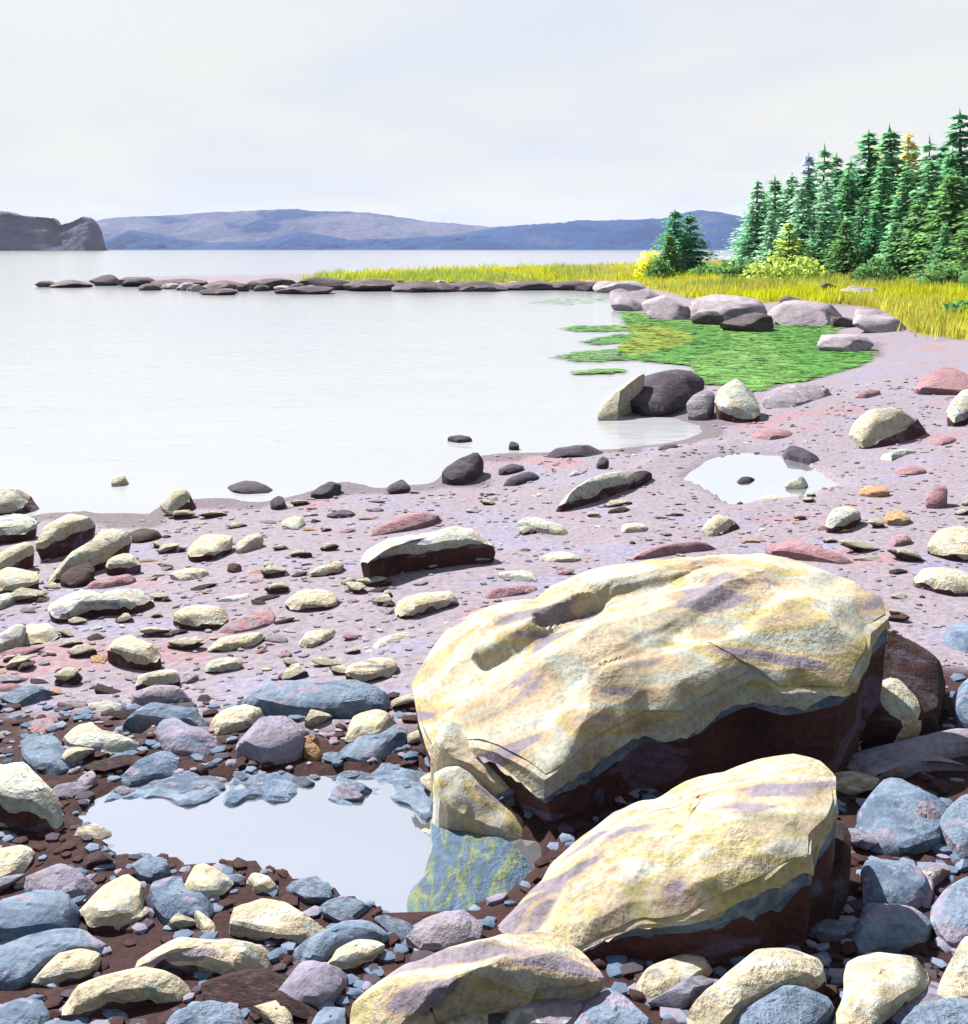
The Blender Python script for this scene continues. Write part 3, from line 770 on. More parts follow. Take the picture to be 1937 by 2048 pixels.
R = [
# --- front edge
('rock', 'cream_slab', [(690, 2060), (700, 2005), (719, 1967), (776, 1936), (872, 1908), (946, 1883), (1027, 1862), (1101, 1865), (1150, 1887), (1187, 1924), (1217, 1963), (1150, 1972), (1060, 1978), (960, 1990), (890, 2010), (840, 2060)], 40,
 'humped cream rock at the bottom edge beneath the long slanting slab', dict(n=110, rings=30, dome=0.2, ty=0.4, cut=2, facet=(14, 0.5, 0.08), rounds=1, shade_layers=None, carve=[([(880, 2000), (960, 1975), (1050, 1965)], 26, 0.06)])),
('rock', 'lav', [(960, 2060), (1000, 2020), (1070, 1990), (1150, 1975), (1190, 1985), (1180, 2020), (1130, 2060)], 20, 'lavender rock under the humped cream rock at the bottom edge', dict(dome=0.1)),
('rock', 'blue', [(1190, 1975), (1222, 1952), (1260, 1990), (1330, 2030), (1330, 2065), (1150, 2065)], 14, 'rock painted shade blue, wedged between two cream rocks at the bottom edge', {}),
('rock', 'cream', [(1243, 1966), (1335, 1910), (1428, 1893), (1452, 1904), (1428, 1930), (1350, 1978), (1298, 2008), (1270, 2006)], 22, 'narrow cream rock in the dark hollow below the slanting slab', {}),
('rock', 'cream', [(1344, 2030), (1428, 1967), (1495, 1912), (1551, 1881), (1600, 1879), (1645, 1893), (1672, 1920), (1640, 1945), (1570, 1965), (1480, 2010), (1400, 2055)], 70, 'cream topped rock with a blue grey front face at the bottom edge', dict(n=50, rings=9, dome=0.1)),
('rock', 'blue', [(1400, 2062), (1480, 2015), (1580, 1968), (1650, 1948), (1682, 1965), (1650, 2010), (1600, 2062)], 40, 'smooth blue grey rock against the cream topped rock at the bottom edge', {}),
('rock', 'cream', [(1687, 1924), (1754, 1887), (1800, 1893), (1865, 1873), (1883, 1906), (1859, 1961), (1791, 2004), (1742, 2055), (1640, 2055), (1690, 1990)], 40, 'flat cream rock with a notched top edge in the bottom corner', dict(n=50, rings=9, dome=0.07)),
('rock', 'cream', [(1862, 1990), (1890, 1930), (1921, 1881), (1945, 1850), (2010, 1850), (2010, 1985), (1930, 2005)], 30, 'cream rock cut off by the frame in the bottom corner', {}),
('rock', 'blue', [(1800, 2062), (1850, 2010), (1937, 1998), (2010, 2010), (2010, 2062)], 20, 'rock painted shade blue, lowest in the bottom corner of the shore', {}),
# --- stones on the right flank, their shade painted blue
('rock', 'blue', [(1730, 1580), (1780, 1565), (1850, 1572), (1890, 1600), (1870, 1660), (1800, 1680), (1740, 1672)], 24, 'block painted shade blue with a pink chip beside the slab end', dict(dome=0.06)),
('rock', 'lav', [(1815, 1640), (1862, 1572), (1885, 1640), (1890, 1685), (1830, 1690)], 14, 'pointed lavender stone standing like a sail beside the slab', {}),
('rock', 'blue', [(1885, 1600), (1950, 1585), (2010, 1600), (2010, 1690), (1930, 1700), (1895, 1670)], 26, 'block painted shade blue, cut by the frame level with the slab end', {}),
('rock', 'blue', [(1735, 1712), (1790, 1725), (1840, 1720), (1850, 1770), (1800, 1800), (1740, 1790)], 24, 'blue grey stone in the row below the sail shaped stone', {}),
('rock', 'lav', [(1800, 1775), (1850, 1735), (1905, 1712), (1915, 1722), (1870, 1760), (1862, 1812), (1830, 1800)], 12, 'lavender splinter of stone below the sail shaped stone', {}),
('rock', 'blue', [(1860, 1830), (1880, 1790), (1937, 1755), (2010, 1750), (2010, 1840), (1920, 1870)], 26, 'blue grey rock with a rosy edge cut by the frame', {}),
('rock', 'pink', [(1880, 1835), (1900, 1790), (1940, 1755), (1950, 1765), (1915, 1810), (1900, 1845)], 8, 'rosy pink sliver on the blue grey rocks by the frame', {}),
('rock', 'blue', [(1705, 1845), (1740, 1812), (1800, 1815), (1860, 1830), (1850, 1870), (1780, 1880), (1712, 1882)], 24, 'broad blue grey stone above the notched cream rock', {}),
('rock', 'lavb', [(1722, 1820), (1745, 1806), (1785, 1806), (1790, 1860), (1780, 1866), (1770, 1830), (1735, 1828)], 6, 'hook shaped lilac stone on the broad blue grey stone', {}),
('rock', 'lavb', [(1674, 1535), (1720, 1505), (1800, 1488), (1860, 1468), (1945, 1462), (2010, 1470), (2010, 1492), (1920, 1500), (1800, 1520), (1700, 1540)], 16, 'long lilac ledge running to the frame behind the slab end', dict(n=46, dome=0.05)),
('rock', 'lavb', [(1712, 1560), (1760, 1532), (1830, 1505), (1880, 1508), (1960, 1515), (1960, 1535), (1860, 1530), (1780, 1550), (1725, 1570)], 12, 'shorter lilac ledge just below the long lilac ledge', dict(n=46, dome=0.05)),
('rock', 'cream', [(1700, 1346), (1767, 1336), (1828, 1377), (1853, 1420), (1828, 1445), (1767, 1453), (1735, 1430), (1720, 1390)], 10, 'rounded cream knob lodged against the dark side of the boulder', dict(gp=(1780, 1500), ty=0.45, dome=0.16, shade_layers=None)),
('rock', 'cream', [(1656, 1514), (1690, 1475), (1742, 1456), (1800, 1458), (1858, 1464), (1800, 1476), (1720, 1492), (1680, 1520)], 10, 'thin cream slab between the boulder knob and the lilac ledges', dict(dome=0.05)),
('rock', 'blue', [(1893, 1370), (1937, 1340), (2010, 1330), (2010, 1440), (1930, 1450), (1905, 1420)], 18, 'rock painted shade blue by the frame beyond the boulder side', {}),
('rock', 'blue', [(1880, 1250), (1920, 1238), (2010, 1240), (2010, 1290), (1930, 1300), (1890, 1285)], 16, 'blue grey rock by the frame above the boulder shoulder', {}),
# --- around the pool, near side
('rock', 'lavb', [(822, 1869), (850, 1842), (890, 1828), (931, 1827), (959, 1848), (951, 1876), (905, 1893), (848, 1891)], 14, 'smooth lilac oval stone at the pool outlet', dict(dome=0.2, cut=1)),
('rock', 'cream', [(644, 1917), (688, 1884), (745, 1870), (784, 1886), (740, 1908), (693, 1925)], 18, 'small cream wedge near the pool outlet', {}),
('rock', 'cream', [(437, 1804), (465, 1783), (520, 1790), (569, 1802), (620, 1831), (692, 1838), (640, 1862), (558, 1868), (496, 1850), (440, 1842)], 26, 'flat cream rock with a tail on the near side of the pool', dict(n=44)),
('rock', 'blue', [(560, 1878), (640, 1868), (700, 1842), (760, 1842), (790, 1860), (740, 1872), (680, 1888), (640, 1915), (600, 1900)], 18, 'blue grey rock below the tailed cream rock', {}),
('rock', 'cream', [(383, 1814), (399, 1811), (440, 1866), (436, 1876), (412, 1868)], 8, 'thin upright cream chip in a dark gap by the pool', {}),
('rock', 'cream', [(357, 1773), (377, 1731), (403, 1714), (440, 1732), (477, 1750), (465, 1768), (429, 1778), (372, 1782)], 18, 'cream stone dipping into the near edge of the pool', {}),
('rock', 'blue', [(300, 1780), (320, 1740), (362, 1752), (372, 1785), (430, 1790), (425, 1830), (380, 1822), (330, 1830)], 20, 'blue grey stone beneath the cream stone at the pool edge', {}),
('rock', 'cream', [(486, 1745), (517, 1744), (560, 1768), (540, 1776), (510, 1772)], 12, 'little cream chip at the near edge of the pool', {}),
('rock', 'cream', [(153, 1804), (207, 1760), (259, 1730), (276, 1745), (291, 1776), (281, 1812), (228, 1829), (171, 1836)], 34, 'upright cream block with a blue shaded side near the pool', dict(dx=22, dome=0.06)),
('rock', 'blue', [(262, 1722), (300, 1705), (332, 1712), (340, 1740), (300, 1752), (280, 1745)], 12, 'dark blue stone breaking the near edge of the pool', {}),
('rock', 'lavb', [(41, 1747), (98, 1727), (171, 1748), (200, 1745), (160, 1778), (119, 1794), (80, 1785)], 14, 'lilac and blue stone beyond the upright cream block', {}),
('rock', 'cream', [(-30, 1700), (10, 1688), (72, 1680), (80, 1695), (57, 1722), (20, 1745), (-30, 1760)], 20, 'cream rock by the frame at the pool end', {}),
('rock', 'blue', [(-30, 1800), (60, 1785), (150, 1788), (165, 1830), (100, 1850), (20, 1862), (-30, 1865)], 26, 'broad blue slab by the frame below the lilac stone', {}),
('rock', 'blue', [(-30, 1912), (40, 1880), (110, 1855), (170, 1850), (215, 1880), (150, 1895), (90, 1920), (40, 1960), (-30, 1975)], 16, 'long blue slab slanting up from the frame', {}),
('rock', 'cream', [(52, 1953), (93, 1915), (155, 1893), (207, 1890), (214, 1908), (176, 1938), (103, 1950)], 18, 'pale cream lozenge above the broad tapering cream rock', {}),
('rock', 'cream', [(227, 1902), (274, 1872), (352, 1877), (445, 1884), (517, 1876), (579, 1893), (604, 1910), (584, 1930), (481, 1936), (408, 1922), (331, 1912), (284, 1920), (233, 1916)], 28, 'long low cream rock lying across the foreground', dict(n=50)),
('rock', 'cream', [(88, 2005), (145, 1972), (233, 1938), (310, 1924), (416, 1941), (408, 1958), (362, 1974), (290, 1980), (207, 1996), (145, 2020), (98, 2020)], 36, 'broad tapering cream rock with a pale end near the bottom edge', dict(n=50)),
('rock', 'lavb', [(553, 1980), (584, 1931), (641, 1918), (695, 1931), (684, 1958), (646, 1995), (574, 2000)], 22, 'rounded lilac blue rock before the humped cream rock', dict(dome=0.18)),
('rock', 'cream', [(496, 2010), (548, 1992), (576, 2012), (604, 2055), (565, 2058), (522, 2023)], 12, 'cream sliver at the bottom edge below the lilac blue rock', {}),
('rock', 'blue', [(315, 2065), (340, 2010), (429, 1990), (481, 2018), (490, 2065)], 12, 'blue rock cut by the bottom edge beside the cream sliver', {}),
('rock', 'blue', [(-30, 2065), (-30, 2000), (30, 1985), (80, 2000), (105, 2040), (100, 2065)], 12, 'blue rock in the bottom corner below the tapering cream rock', {}),
('rock', 'blue', [(620, 2062), (640, 2020), (690, 2005), (690, 2062)], 10, 'blue stone tucked beside the humped cream rock', {}),
# --- far side of the pool
('rock', 'mint', [(-30, 1505), (26, 1494), (57, 1530), (100, 1575), (142, 1610), (129, 1624), (70, 1600), (-30, 1580)], 60, 'tall pale edged rock with a dark foot at the pool end', dict(dome=0.05, n=46)),
('rock', 'blue', [(46, 1460), (98, 1470), (148, 1507), (130, 1536), (77, 1536), (50, 1510)], 14, 'blue stone behind the tall pale edged rock', {}),
('rock', 'lav', [(150, 1555), (181, 1535), (197, 1553), (171, 1578)], 8, 'lavender pebble at the far corner of the pool', {}),
('rock', 'mint', [(114, 1457), (134, 1440), (171, 1433), (207, 1463), (279, 1474), (308, 1478), (228, 1500), (181, 1493), (140, 1483)], 14, 'pale winged stone above the pool end', {}),
('rock', 'pink', [(57, 1436), (109, 1430), (112, 1462), (62, 1465)], 6, 'square pink stone among the blue stones above the pool', {}),
('rock', 'lavb', [(310, 1442), (341, 1424), (372, 1452), (434, 1470), (429, 1500), (372, 1502), (330, 1482)], 14, 'lilac stone between the winged stone and the pool rocks', {}),
('rock', 'blue', [(222, 1545), (310, 1498), (362, 1517), (357, 1543), (258, 1560)], 14, 'low blue stone at the far edge of the pool', {}),
('rock', 'blue', [(232, 1425), (290, 1405), (372, 1412), (420, 1425), (400, 1442), (330, 1438)], 12, 'blue ledge where the shingle meets the shaded stones', {}),
('rock', 'cream', [(408, 1442), (440, 1414), (517, 1404), (546, 1432), (491, 1447), (429, 1460)], 12, 'cream stone resting above the round lilac rock by the pool', {}),
('rock', 'lavb', [(473, 1452), (510, 1436), (543, 1427), (602, 1440), (604, 1475), (570, 1500), (520, 1500), (480, 1480)], 34, 'round lilac rock at the middle of the pool far edge', dict(dome=0.14)),
('rock', 'peach', [(606, 1460), (630, 1455), (640, 1468), (622, 1485), (648, 1505), (630, 1516), (608, 1500)], 8, 'bright peach stone in a dark gap beyond the pool', {}),
('rock', 'cream', [(683, 1473), (708, 1419), (770, 1409), (798, 1421), (757, 1462), (710, 1470)], 34, 'cream faced block with a blue side close to the boulder', dict(dx=10, dome=0.05)),
('rock', 'blue', [(672, 1500), (690, 1482), (760, 1470), (806, 1440), (812, 1470), (770, 1510), (735, 1520)], 14, 'blue stone under the cream faced block', {}),
('rock', 'blue', [(447, 1368), (465, 1356), (548, 1366), (683, 1390), (760, 1372), (819, 1356), (817, 1386), (683, 1424), (558, 1402)], 16, 'long blue slab lying towards the boulder', dict(n=46)),
('rock', 'cream', [(683, 1333), (724, 1315), (803, 1310), (798, 1338), (708, 1352)], 14, 'cream stone on the long blue slab near the boulder', {}),
('rock', 'lavb', [(770, 1525), (830, 1515), (858, 1528), (850, 1550), (800, 1555)], 8, 'lilac pebble between pool and boulder foot', {}),
('rock', 'lavb', [(405, 1545), (440, 1530), (470, 1540), (465, 1562), (420, 1568)], 8, 'lilac pebble at the far waterline of the pool', {}),
('rock', 'pink', [(540, 1552), (560, 1545), (572, 1560), (566, 1578), (545, 1576)], 5, 'pink pebble at the far waterline of the pool', {}),
# --- flat stones standing for rock reflections in the pool
('rock', 'blue', [(190, 1600), (205, 1565), (300, 1542), (400, 1535), (440, 1545), (430, 1600), (355, 1614), (330, 1592), (250, 1600)], 3, 'flat blue stone painted as rock reflection along the far waterline near the pool end', dict(ty=0.0, dome=0.03, cut=4, lvl=ZP + 0.006, flare=0.04, amp=0.09, rounds=1, n=60)),
('rock', 'blue', [(432, 1602), (445, 1545), (520, 1535), (590, 1535), (640, 1545), (620, 1584), (560, 1606), (500, 1592), (455, 1620)], 3, 'flat blue stone painted as rock reflection at the middle of the far waterline', dict(ty=0.0, dome=0.03, cut=4, lvl=ZP + 0.006, flare=0.04, amp=0.09, rounds=1, n=60)),
('rock', 'blue', [(630, 1588), (650, 1545), (720, 1528), (800, 1530), (862, 1545), (880, 1610), (858, 1650), (815, 1615), (778, 1592), (712, 1630), (668, 1606)], 3, 'flat blue stone painted as rock reflection with a deep notch beside the boulder foot', dict(ty=0.0, dome=0.03, cut=4, lvl=ZP + 0.006, flare=0.04, amp=0.09, rounds=1, n=60)),
('rock', 'weed_reflection', [(868, 1625), (940, 1655), (1070, 1705), (1092, 1735), (1040, 1785), (995, 1830), (950, 1846), (890, 1838), (850, 1856), (815, 1840), (818, 1790), (846, 1735), (862, 1680)], 3, 'blue ledge painted with the boulder reflection and yellow green weed', dict(ty=0.0, dome=0.03, cut=3, n=60, lvl=ZP + 0.014, flare=0.02, amp=0.05, rounds=0)),
# --- shingle on the left
('rock', 'cream', [(-30, 992), (36, 966), (54, 968), (30, 1010), (-30, 1020)], 10, 'cream rock with painted shade standing in the shallows by the frame', dict(dx=52, flare=0.0, ty=0.5)),
('rock', 'cream', [(215, 966), (233, 951), (250, 946), (258, 956), (228, 970)], 4, 'little cream rock with painted shade alone in the shallows', dict(dx=16, ty=0.5)),
('rock', 'mint', [(-30, 1032), (20, 1022), (66, 1030), (80, 1048), (30, 1060), (-30, 1066)], 30, 'white rock with painted shade below at the waterline by the frame', {}),
('rock', 'cream', [(60, 1078), (105, 1040), (160, 1018), (190, 1020), (196, 1034), (130, 1056), (90, 1076)], 46, 'long rock with painted front shade at the waterline', dict(n=44)),
('rock', 'cream', [(-30, 1125), (20, 1092), (62, 1076), (74, 1086), (30, 1112), (-30, 1145)], 14, 'cream sliver below the long dark fronted rock', {}),
('rock', 'cream', [(312, 1012), (335, 985), (370, 970), (378, 985), (350, 1005), (330, 1030)], 6, 'peaked cream and dark rock at the edge of the water', dict(dx=36, ty=0.5)),
('rock', 'cream', [(60, 1152), (140, 1114), (207, 1060), (227, 1042), (272, 1044), (258, 1070), (200, 1104), (110, 1152)], 14, 'long bent cream rock pointing at the water', dict(n=44)),
('rock', 'dark', [(255, 1060), (285, 1052), (312, 1062), (340, 1066), (290, 1078), (258, 1084)], 6, 'dark end stone touching the long bent cream rock', {}),
('rock', 'dark', [(114, 1155), (150, 1128), (188, 1118), (192, 1142), (170, 1168), (130, 1168)], 8, 'dark lump beneath the long bent cream rock', {}),
('rock', 'cream', [(-30, 1150), (30, 1128), (82, 1142), (80, 1160), (30, 1166), (-30, 1180)], 16, 'cream stone over a dark gap by the frame', {}),
('rock', 'mint', [(-30, 1200), (20, 1180), (45, 1182), (10, 1208), (-30, 1225)], 6, 'pale flat stone by the frame on the shingle', {}),
('rock', 'cream', [(207, 1120), (235, 1108), (275, 1106), (292, 1120), (260, 1124), (217, 1127)], 18, 'brick shaped dark fronted stone on the shingle', {}),
('rock', 'cream', [(370, 1095), (408, 1066), (455, 1065), (472, 1076), (447, 1100), (385, 1108)], 14, 'plump cream stone with a dark underside beside a tan stick shaped stone', {}),
('rock', 'cream', [(465, 1090), (512, 1062), (537, 1066), (478, 1106)], 5, 'tan stick shaped stone on the upper shingle', {}),
('rock', 'dark', [(452, 1130), (470, 1122), (485, 1130), (480, 1142), (460, 1142)], 4, 'small dark stone below the tan stick shaped stone', {}),
('rock', 'mint', [(553, 1048), (574, 1031), (618, 1034), (597, 1058)], 4, 'pale oval stone near the dark shore rocks', {}),
('rock', 'cream', [(331, 1147), (362, 1137), (426, 1136), (405, 1152), (357, 1160)], 6, 'flat tan stone above the double mint capped rock', {}),
('rock', 'mint', [(88, 1212), (114, 1184), (150, 1184), (190, 1196), (225, 1192), (262, 1175), (322, 1178), (312, 1196), (240, 1206), (180, 1206), (109, 1224)], 28, 'double humped mint capped rock with a long dark front', dict(n=46)),
('rock', 'cream', [(336, 1225), (362, 1210), (414, 1209), (467, 1223), (445, 1238), (372, 1242)], 16, 'oval cream stone with a dark hollow end on the shingle', {}),
('rock', 'cream', [(31, 1276), (47, 1248), (114, 1243), (124, 1272), (47, 1282)], 8, 'square cream stone on the shingle by the frame', {}),
('rock', 'mint', [(-30, 1290), (10, 1262), (48, 1232), (56, 1240), (36, 1280), (-30, 1312)], 4, 'pale slanting stone touching the square cream stone', {}),
('rock', 'cream', [(205, 1288), (222, 1268), (255, 1264), (292, 1288), (335, 1298), (312, 1312), (248, 1302)], 34, 'dark fronted rock with a sagging cream top', {}),
('rock', 'cream', [(403, 1292), (429, 1279), (491, 1269), (535, 1261), (530, 1279), (445, 1292)], 10, 'cream bar shaped stone with a yellow end', {}),
('rock', 'cream', [(403, 1323), (465, 1313), (496, 1320), (465, 1330), (408, 1336)], 10, 'cream bar shaped stone above the blue slab', {}),
('rock', 'cream', [(564, 1194), (595, 1181), (652, 1178), (690, 1196), (662, 1208), (620, 1206), (584, 1209)], 13, 'arched cream stone in the middle of the shingle', {}),
('rock', 'cream', [(770, 1214), (817, 1189), (931, 1180), (938, 1191), (889, 1203), (807, 1225)], 13, 'long cream stone pointing at the boulder shoulder', {}),
('rock', 'cream', [(589, 1276), (620, 1259), (685, 1256), (669, 1270), (605, 1292)], 9, 'small cream stone with a dark end near the pink patch', {}),
('rock', 'mint', [(719, 1302), (776, 1271), (850, 1258), (829, 1276), (750, 1302)], 4, 'thin pale blade of stone beside the boulder', {}),
('rock', 'mint', [(419, 1203), (465, 1192), (514, 1185), (498, 1203)], 4, 'thin pale flake between the arched and oval cream stones', {}),
('rock', 'cream', [(595, 1144), (662, 1134), (688, 1114), (690, 1124), (674, 1142)], 9, 'curved thin cream stone beside the long flat shore rock', {}),
('rock', 'cream', [(253, 1362), (284, 1347), (352, 1338), (368, 1350), (300, 1358)], 15, 'dark bar of stone low on the shingle', {}),
('rock', 'lavb', [(250, 1388), (300, 1372), (370, 1372), (390, 1390), (320, 1398)], 12, 'lilac ledge above the first blue stones', {}),
('rock', 'mint', [(714, 1128), (718, 1103), (745, 1083), (850, 1063), (930, 1048), (985, 1042), (1018, 1058), (1005, 1072), (930, 1078), (860, 1088), (800, 1094), (750, 1112)], 54, 'long flat topped rock with a broad dark front on the shingle', dict(n=56, rings=8, dome=0.06)),
('rock', 'pink', [(714, 1078), (790, 1032), (860, 1020), (905, 1026), (850, 1044), (770, 1066)], 5, 'pink slab behind the long flat topped rock', {}),
('rock', 'pink', [(395, 1270), (430, 1252), (520, 1240), (545, 1210), (552, 1235), (530, 1256), (440, 1270)], 4, 'bent pink flake above the yellow ended bar', {}),
('rock', 'pink', [(150, 1172), (220, 1155), (285, 1145), (270, 1160), (190, 1178)], 4, 'pink streak of stone above the mint capped rock', {}),
('rock', 'pink', [(930, 1195), (1000, 1178), (1090, 1165), (1070, 1185), (960, 1198)], 4, 'pink flake against the boulder back', {}),
('rock', 'pink', [(1226, 1112), (1370, 1096), (1480, 1084), (1480, 1092), (1380, 1104), (1240, 1120)], 4, 'thin pink ledge along the back of the boulder', dict(n=44)),
('rock', 'pink', [(1490, 1090), (1570, 1078), (1620, 1090), (1740, 1128), (1720, 1132), (1600, 1104)], 4, 'pink ledge bending round the boulder shoulder', dict(n=44)),
# --- dark rocks along the waterline
('rock', 'purple', [(445, 969), (481, 959), (543, 967), (552, 982), (500, 984), (460, 980)], 6, 'flat dark rock in the shallows with a white rim', {}),
('rock', 'purple', [(610, 992), (650, 966), (680, 953), (686, 968), (650, 994)], 6, 'dark slanting rock at the waterline between two flat ones', {}),
('rock', 'purple', [(765, 980), (786, 962), (824, 956), (826, 974), (780, 984)], 6, 'square dark rock at the waterline', {}),
('rock', 'purple', [(538, 998), (571, 988), (574, 1008), (545, 1014)], 8, 'dark cube of stone on the wet shingle', {}),
('rock', 'purple', [(640, 1030), (690, 1018), (720, 1022), (690, 1034)], 4, 'dark slender stone on the wet shingle', {}),
('rock', 'purple', [(872, 962), (885, 938), (905, 920), (948, 905), (962, 893), (975, 900), (960, 925), (940, 950), (900, 966)], 8, 'curled dark rock climbing from the waterline', {}),
('rock', 'purple', [(892, 877), (905, 869), (957, 874), (920, 884)], 3, 'low dark blue rock awash in the bay', dict(ty=0.2)),
('rock', 'purple', [(1016, 890), (1022, 880), (1038, 886), (1040, 894), (1022, 896)], 5, 'tiny dark rock in the white shallows', dict(ty=0.4)),
('rock', 'purple', [(993, 942), (1010, 930), (1050, 924), (1048, 936), (1010, 946)], 6, 'dark stone beside the curled dark rock', {}),
('rock', 'purple', [(998, 966), (1030, 948), (1086, 938), (1080, 954), (1020, 972)], 6, 'second dark stone inland of the curled dark rock', {}),
('rock', 'purple', [(1070, 905), (1130, 893), (1215, 890), (1220, 905), (1150, 910), (1080, 914)], 5, 'dark strip of rock edging the white bay', {}),
('rock', 'purple', [(1190, 918), (1216, 908), (1220, 928), (1198, 934)], 5, 'dark stub of rock below the dark strip', {}),
('rock', 'lav', [(1122, 950), (1160, 940), (1186, 938), (1170, 950)], 6, 'small grey lavender stone inland of the dark strip', {}),
('rock', 'mint', [(1090, 1006), (1140, 980), (1200, 954), (1265, 936), (1280, 940), (1230, 962), (1170, 982), (1110, 1008)], 16, 'long pale stone with a dark zigzag side', {}),
('rock', 'dark', [(1235, 968), (1270, 942), (1312, 936), (1300, 952), (1262, 974)], 8, 'dark wedge at the end of the long pale stone', {}),
('rock', 'dark', [(1205, 1024), (1240, 1014), (1272, 1014), (1255, 1024)], 5, 'small dark stone between the pale stone and the blade', {}),
('rock', 'mint', [(1013, 1027), (1040, 1031), (1110, 1052), (1174, 1072), (1090, 1060)], 4, 'thin pale blade of stone above the boulder', {}),
('rock', 'mint', [(1065, 1115), (1107, 1103), (1176, 1106), (1140, 1124)], 4, 'pale flake close behind the boulder', {}),
('rock', 'mint', [(985, 1150), (1020, 1135), (1060, 1140), (1090, 1165), (1050, 1160)], 4, 'pale chip behind the boulder ridge', {}),
('rock', 'mint', [(1231, 1058), (1257, 1044), (1305, 1046), (1284, 1062)], 6, 'pale stone with a dark tip between boulder and beach pool', dict(dx=6)),
('rock', 'purple', [(1303, 900), (1330, 890), (1362, 888), (1350, 898)], 4, 'dark stone at the inlet beyond the beach pool', {}),
# --- round the beach pool
('rock', 'purple', [(1551, 902), (1575, 890), (1598, 890), (1625, 906), (1655, 920), (1630, 926), (1590, 910)], 6, 'dark curved rock at the far edge of the beach pool', {}),
('rock', 'dark', [(1468, 960), (1490, 954), (1516, 953), (1505, 962), (1480, 965)], 2, 'flat dark stone showing in the beach pool', dict(lvl=ZM + 0.015)),
('rock', 'mint', [(1560, 976), (1590, 956), (1606, 946), (1612, 956), (1600, 976)], 2, 'peaked stone standing in the beach pool', dict(dx=22, ty=0.6, lvl=ZM + 0.012, cut=3)),
('rock', 'cream', [(1484, 1015), (1520, 996), (1558, 982), (1600, 1000), (1548, 1008), (1510, 1020)], 4, 'cream stone at the near edge of the beach pool', dict(lvl=ZM + 0.02)),
('rock', 'cream', [(1394, 1068), (1422, 1031), (1453, 1023), (1470, 1034), (1440, 1056), (1420, 1070)], 6, 'cream wedge with a dark end below the beach pool', dict(dx=34)),
('rock', 'mint', [(1644, 1042), (1665, 1015), (1717, 1010), (1726, 1024), (1675, 1046)], 16, 'mint topped dark rock near the beach pool', {}),
('rock', 'peach', [(1763, 1036), (1774, 1018), (1802, 1018), (1828, 1034), (1800, 1042)], 12, 'peach and dark stone beside the mint topped rock', {}),
('rock', 'peach', [(1712, 976), (1735, 970), (1776, 976), (1786, 986), (1745, 984)], 9, 'peach rimmed dark stone at the tip of the beach pool', {}),
('rock', 'cream', [(1851, 1083), (1887, 1049), (1945, 1045), (1990, 1060), (1990, 1105), (1937, 1110), (1862, 1101)], 12, 'cream block by the frame above the boulder shoulder', {}),
('rock', 'cream', [(1815, 1146), (1836, 1132), (1887, 1133), (1950, 1148), (1990, 1160), (1950, 1172), (1893, 1172), (1850, 1156)], 22, 'flat cream rock with a dark hollow by the frame', {}),
('rock', 'cream', [(1691, 878), (1712, 834), (1753, 814), (1789, 803), (1830, 811), (1838, 824), (1790, 856), (1732, 887), (1706, 890)], 8, 'big cream rock with a dark lee side on the upper beach', dict(dx=38, dome=0.16, n=46)),
('rock', 'mint', [(1882, 820), (1930, 772), (1990, 758), (1990, 800), (1910, 834)], 22, 'pale rock cut by the frame on the upper beach', {}),
('rock', 'pink', [(1818, 760), (1850, 738), (1887, 720), (1937, 750), (1990, 775), (1940, 785), (1841, 784)], 6, 'large dull pink slab on the upper beach', {}),
('rock', 'pink', [(1484, 870), (1536, 858), (1600, 859), (1564, 879)], 4, 'pink flat stone between inlet and beach pool', {}),
('rock', 'pink', [(1683, 800), (1730, 782), (1776, 780), (1740, 796)], 4, 'pink flat stone beyond the big cream rock', {}),
('rock', 'pink', [(1856, 892), (1880, 874), (1920, 870), (1910, 886)], 4, 'pink stone below the pale rock by the frame', {}),
('rock', 'pink', [(1784, 940), (1800, 932), (1850, 932), (1860, 946), (1800, 950)], 4, 'pink stone above the bigger pink stone by the frame', {}),
('rock', 'pink', [(1846, 1012), (1856, 971), (1900, 958), (1890, 1014)], 4, 'bigger pink stone standing by the frame', {}),
('rock', 'pink', [(1768, 1084), (1805, 1062), (1832, 1077), (1790, 1092)], 4, 'pink stone just beyond the boulder shoulder', {}),
('rock', 'mint', [(1755, 912), (1800, 898), (1850, 900), (1800, 912), (1770, 925)], 4, 'pale flake below the big cream rock', {}),
# --- dark cove rocks
('rock', 'purple', [(1226, 812), (1250, 775), (1290, 742), (1400, 736), (1417, 765), (1384, 788), (1352, 820), (1290, 826)], 10, 'large dark purple rock jutting into the bay', dict(n=50, rings=8, dome=0.22)),
('rock', 'cream', [(1190, 832), (1200, 805), (1240, 775), (1286, 742), (1292, 748), (1250, 782), (1228, 808), (1240, 836), (1210, 840)], 3, 'pale crescent painted as the lit flank of the dark purple rock', dict(cut=1)),  # cream stone painted as the lit flank of the dark rock
('rock', 'lav', [(1362, 820), (1380, 790), (1424, 766), (1434, 780), (1424, 822), (1390, 832)], 10, 'lavender rock between the dark purple rock and the pale one', {}),
('rock', 'mint', [(1427, 800), (1436, 762), (1450, 752), (1496, 754), (1512, 790), (1528, 824), (1500, 836), (1440, 822)], 8, 'pale upright rock at the foot of the seaweed', dict(dome=0.2)),
('rock', 'lav', [(1520, 812), (1540, 775), (1590, 762), (1680, 764), (1670, 790), (1580, 815)], 4, 'smooth grey lavender ledge beside the seaweed', dict(n=44)),
]
M['weed_reflection'] = rock_mat('weed_reflection_stone', [(alb(104, 132, 164), 5), (alb(128, 152, 140), 2.0), (alb(162, 172, 112), 1.0), (alb(112, 138, 164), 3)], 5.0, (3.0, 0.9, 1), (0, 0, 0.1), 0.5, detail=4)  # boulder reflection and weed painted into the ledge colour
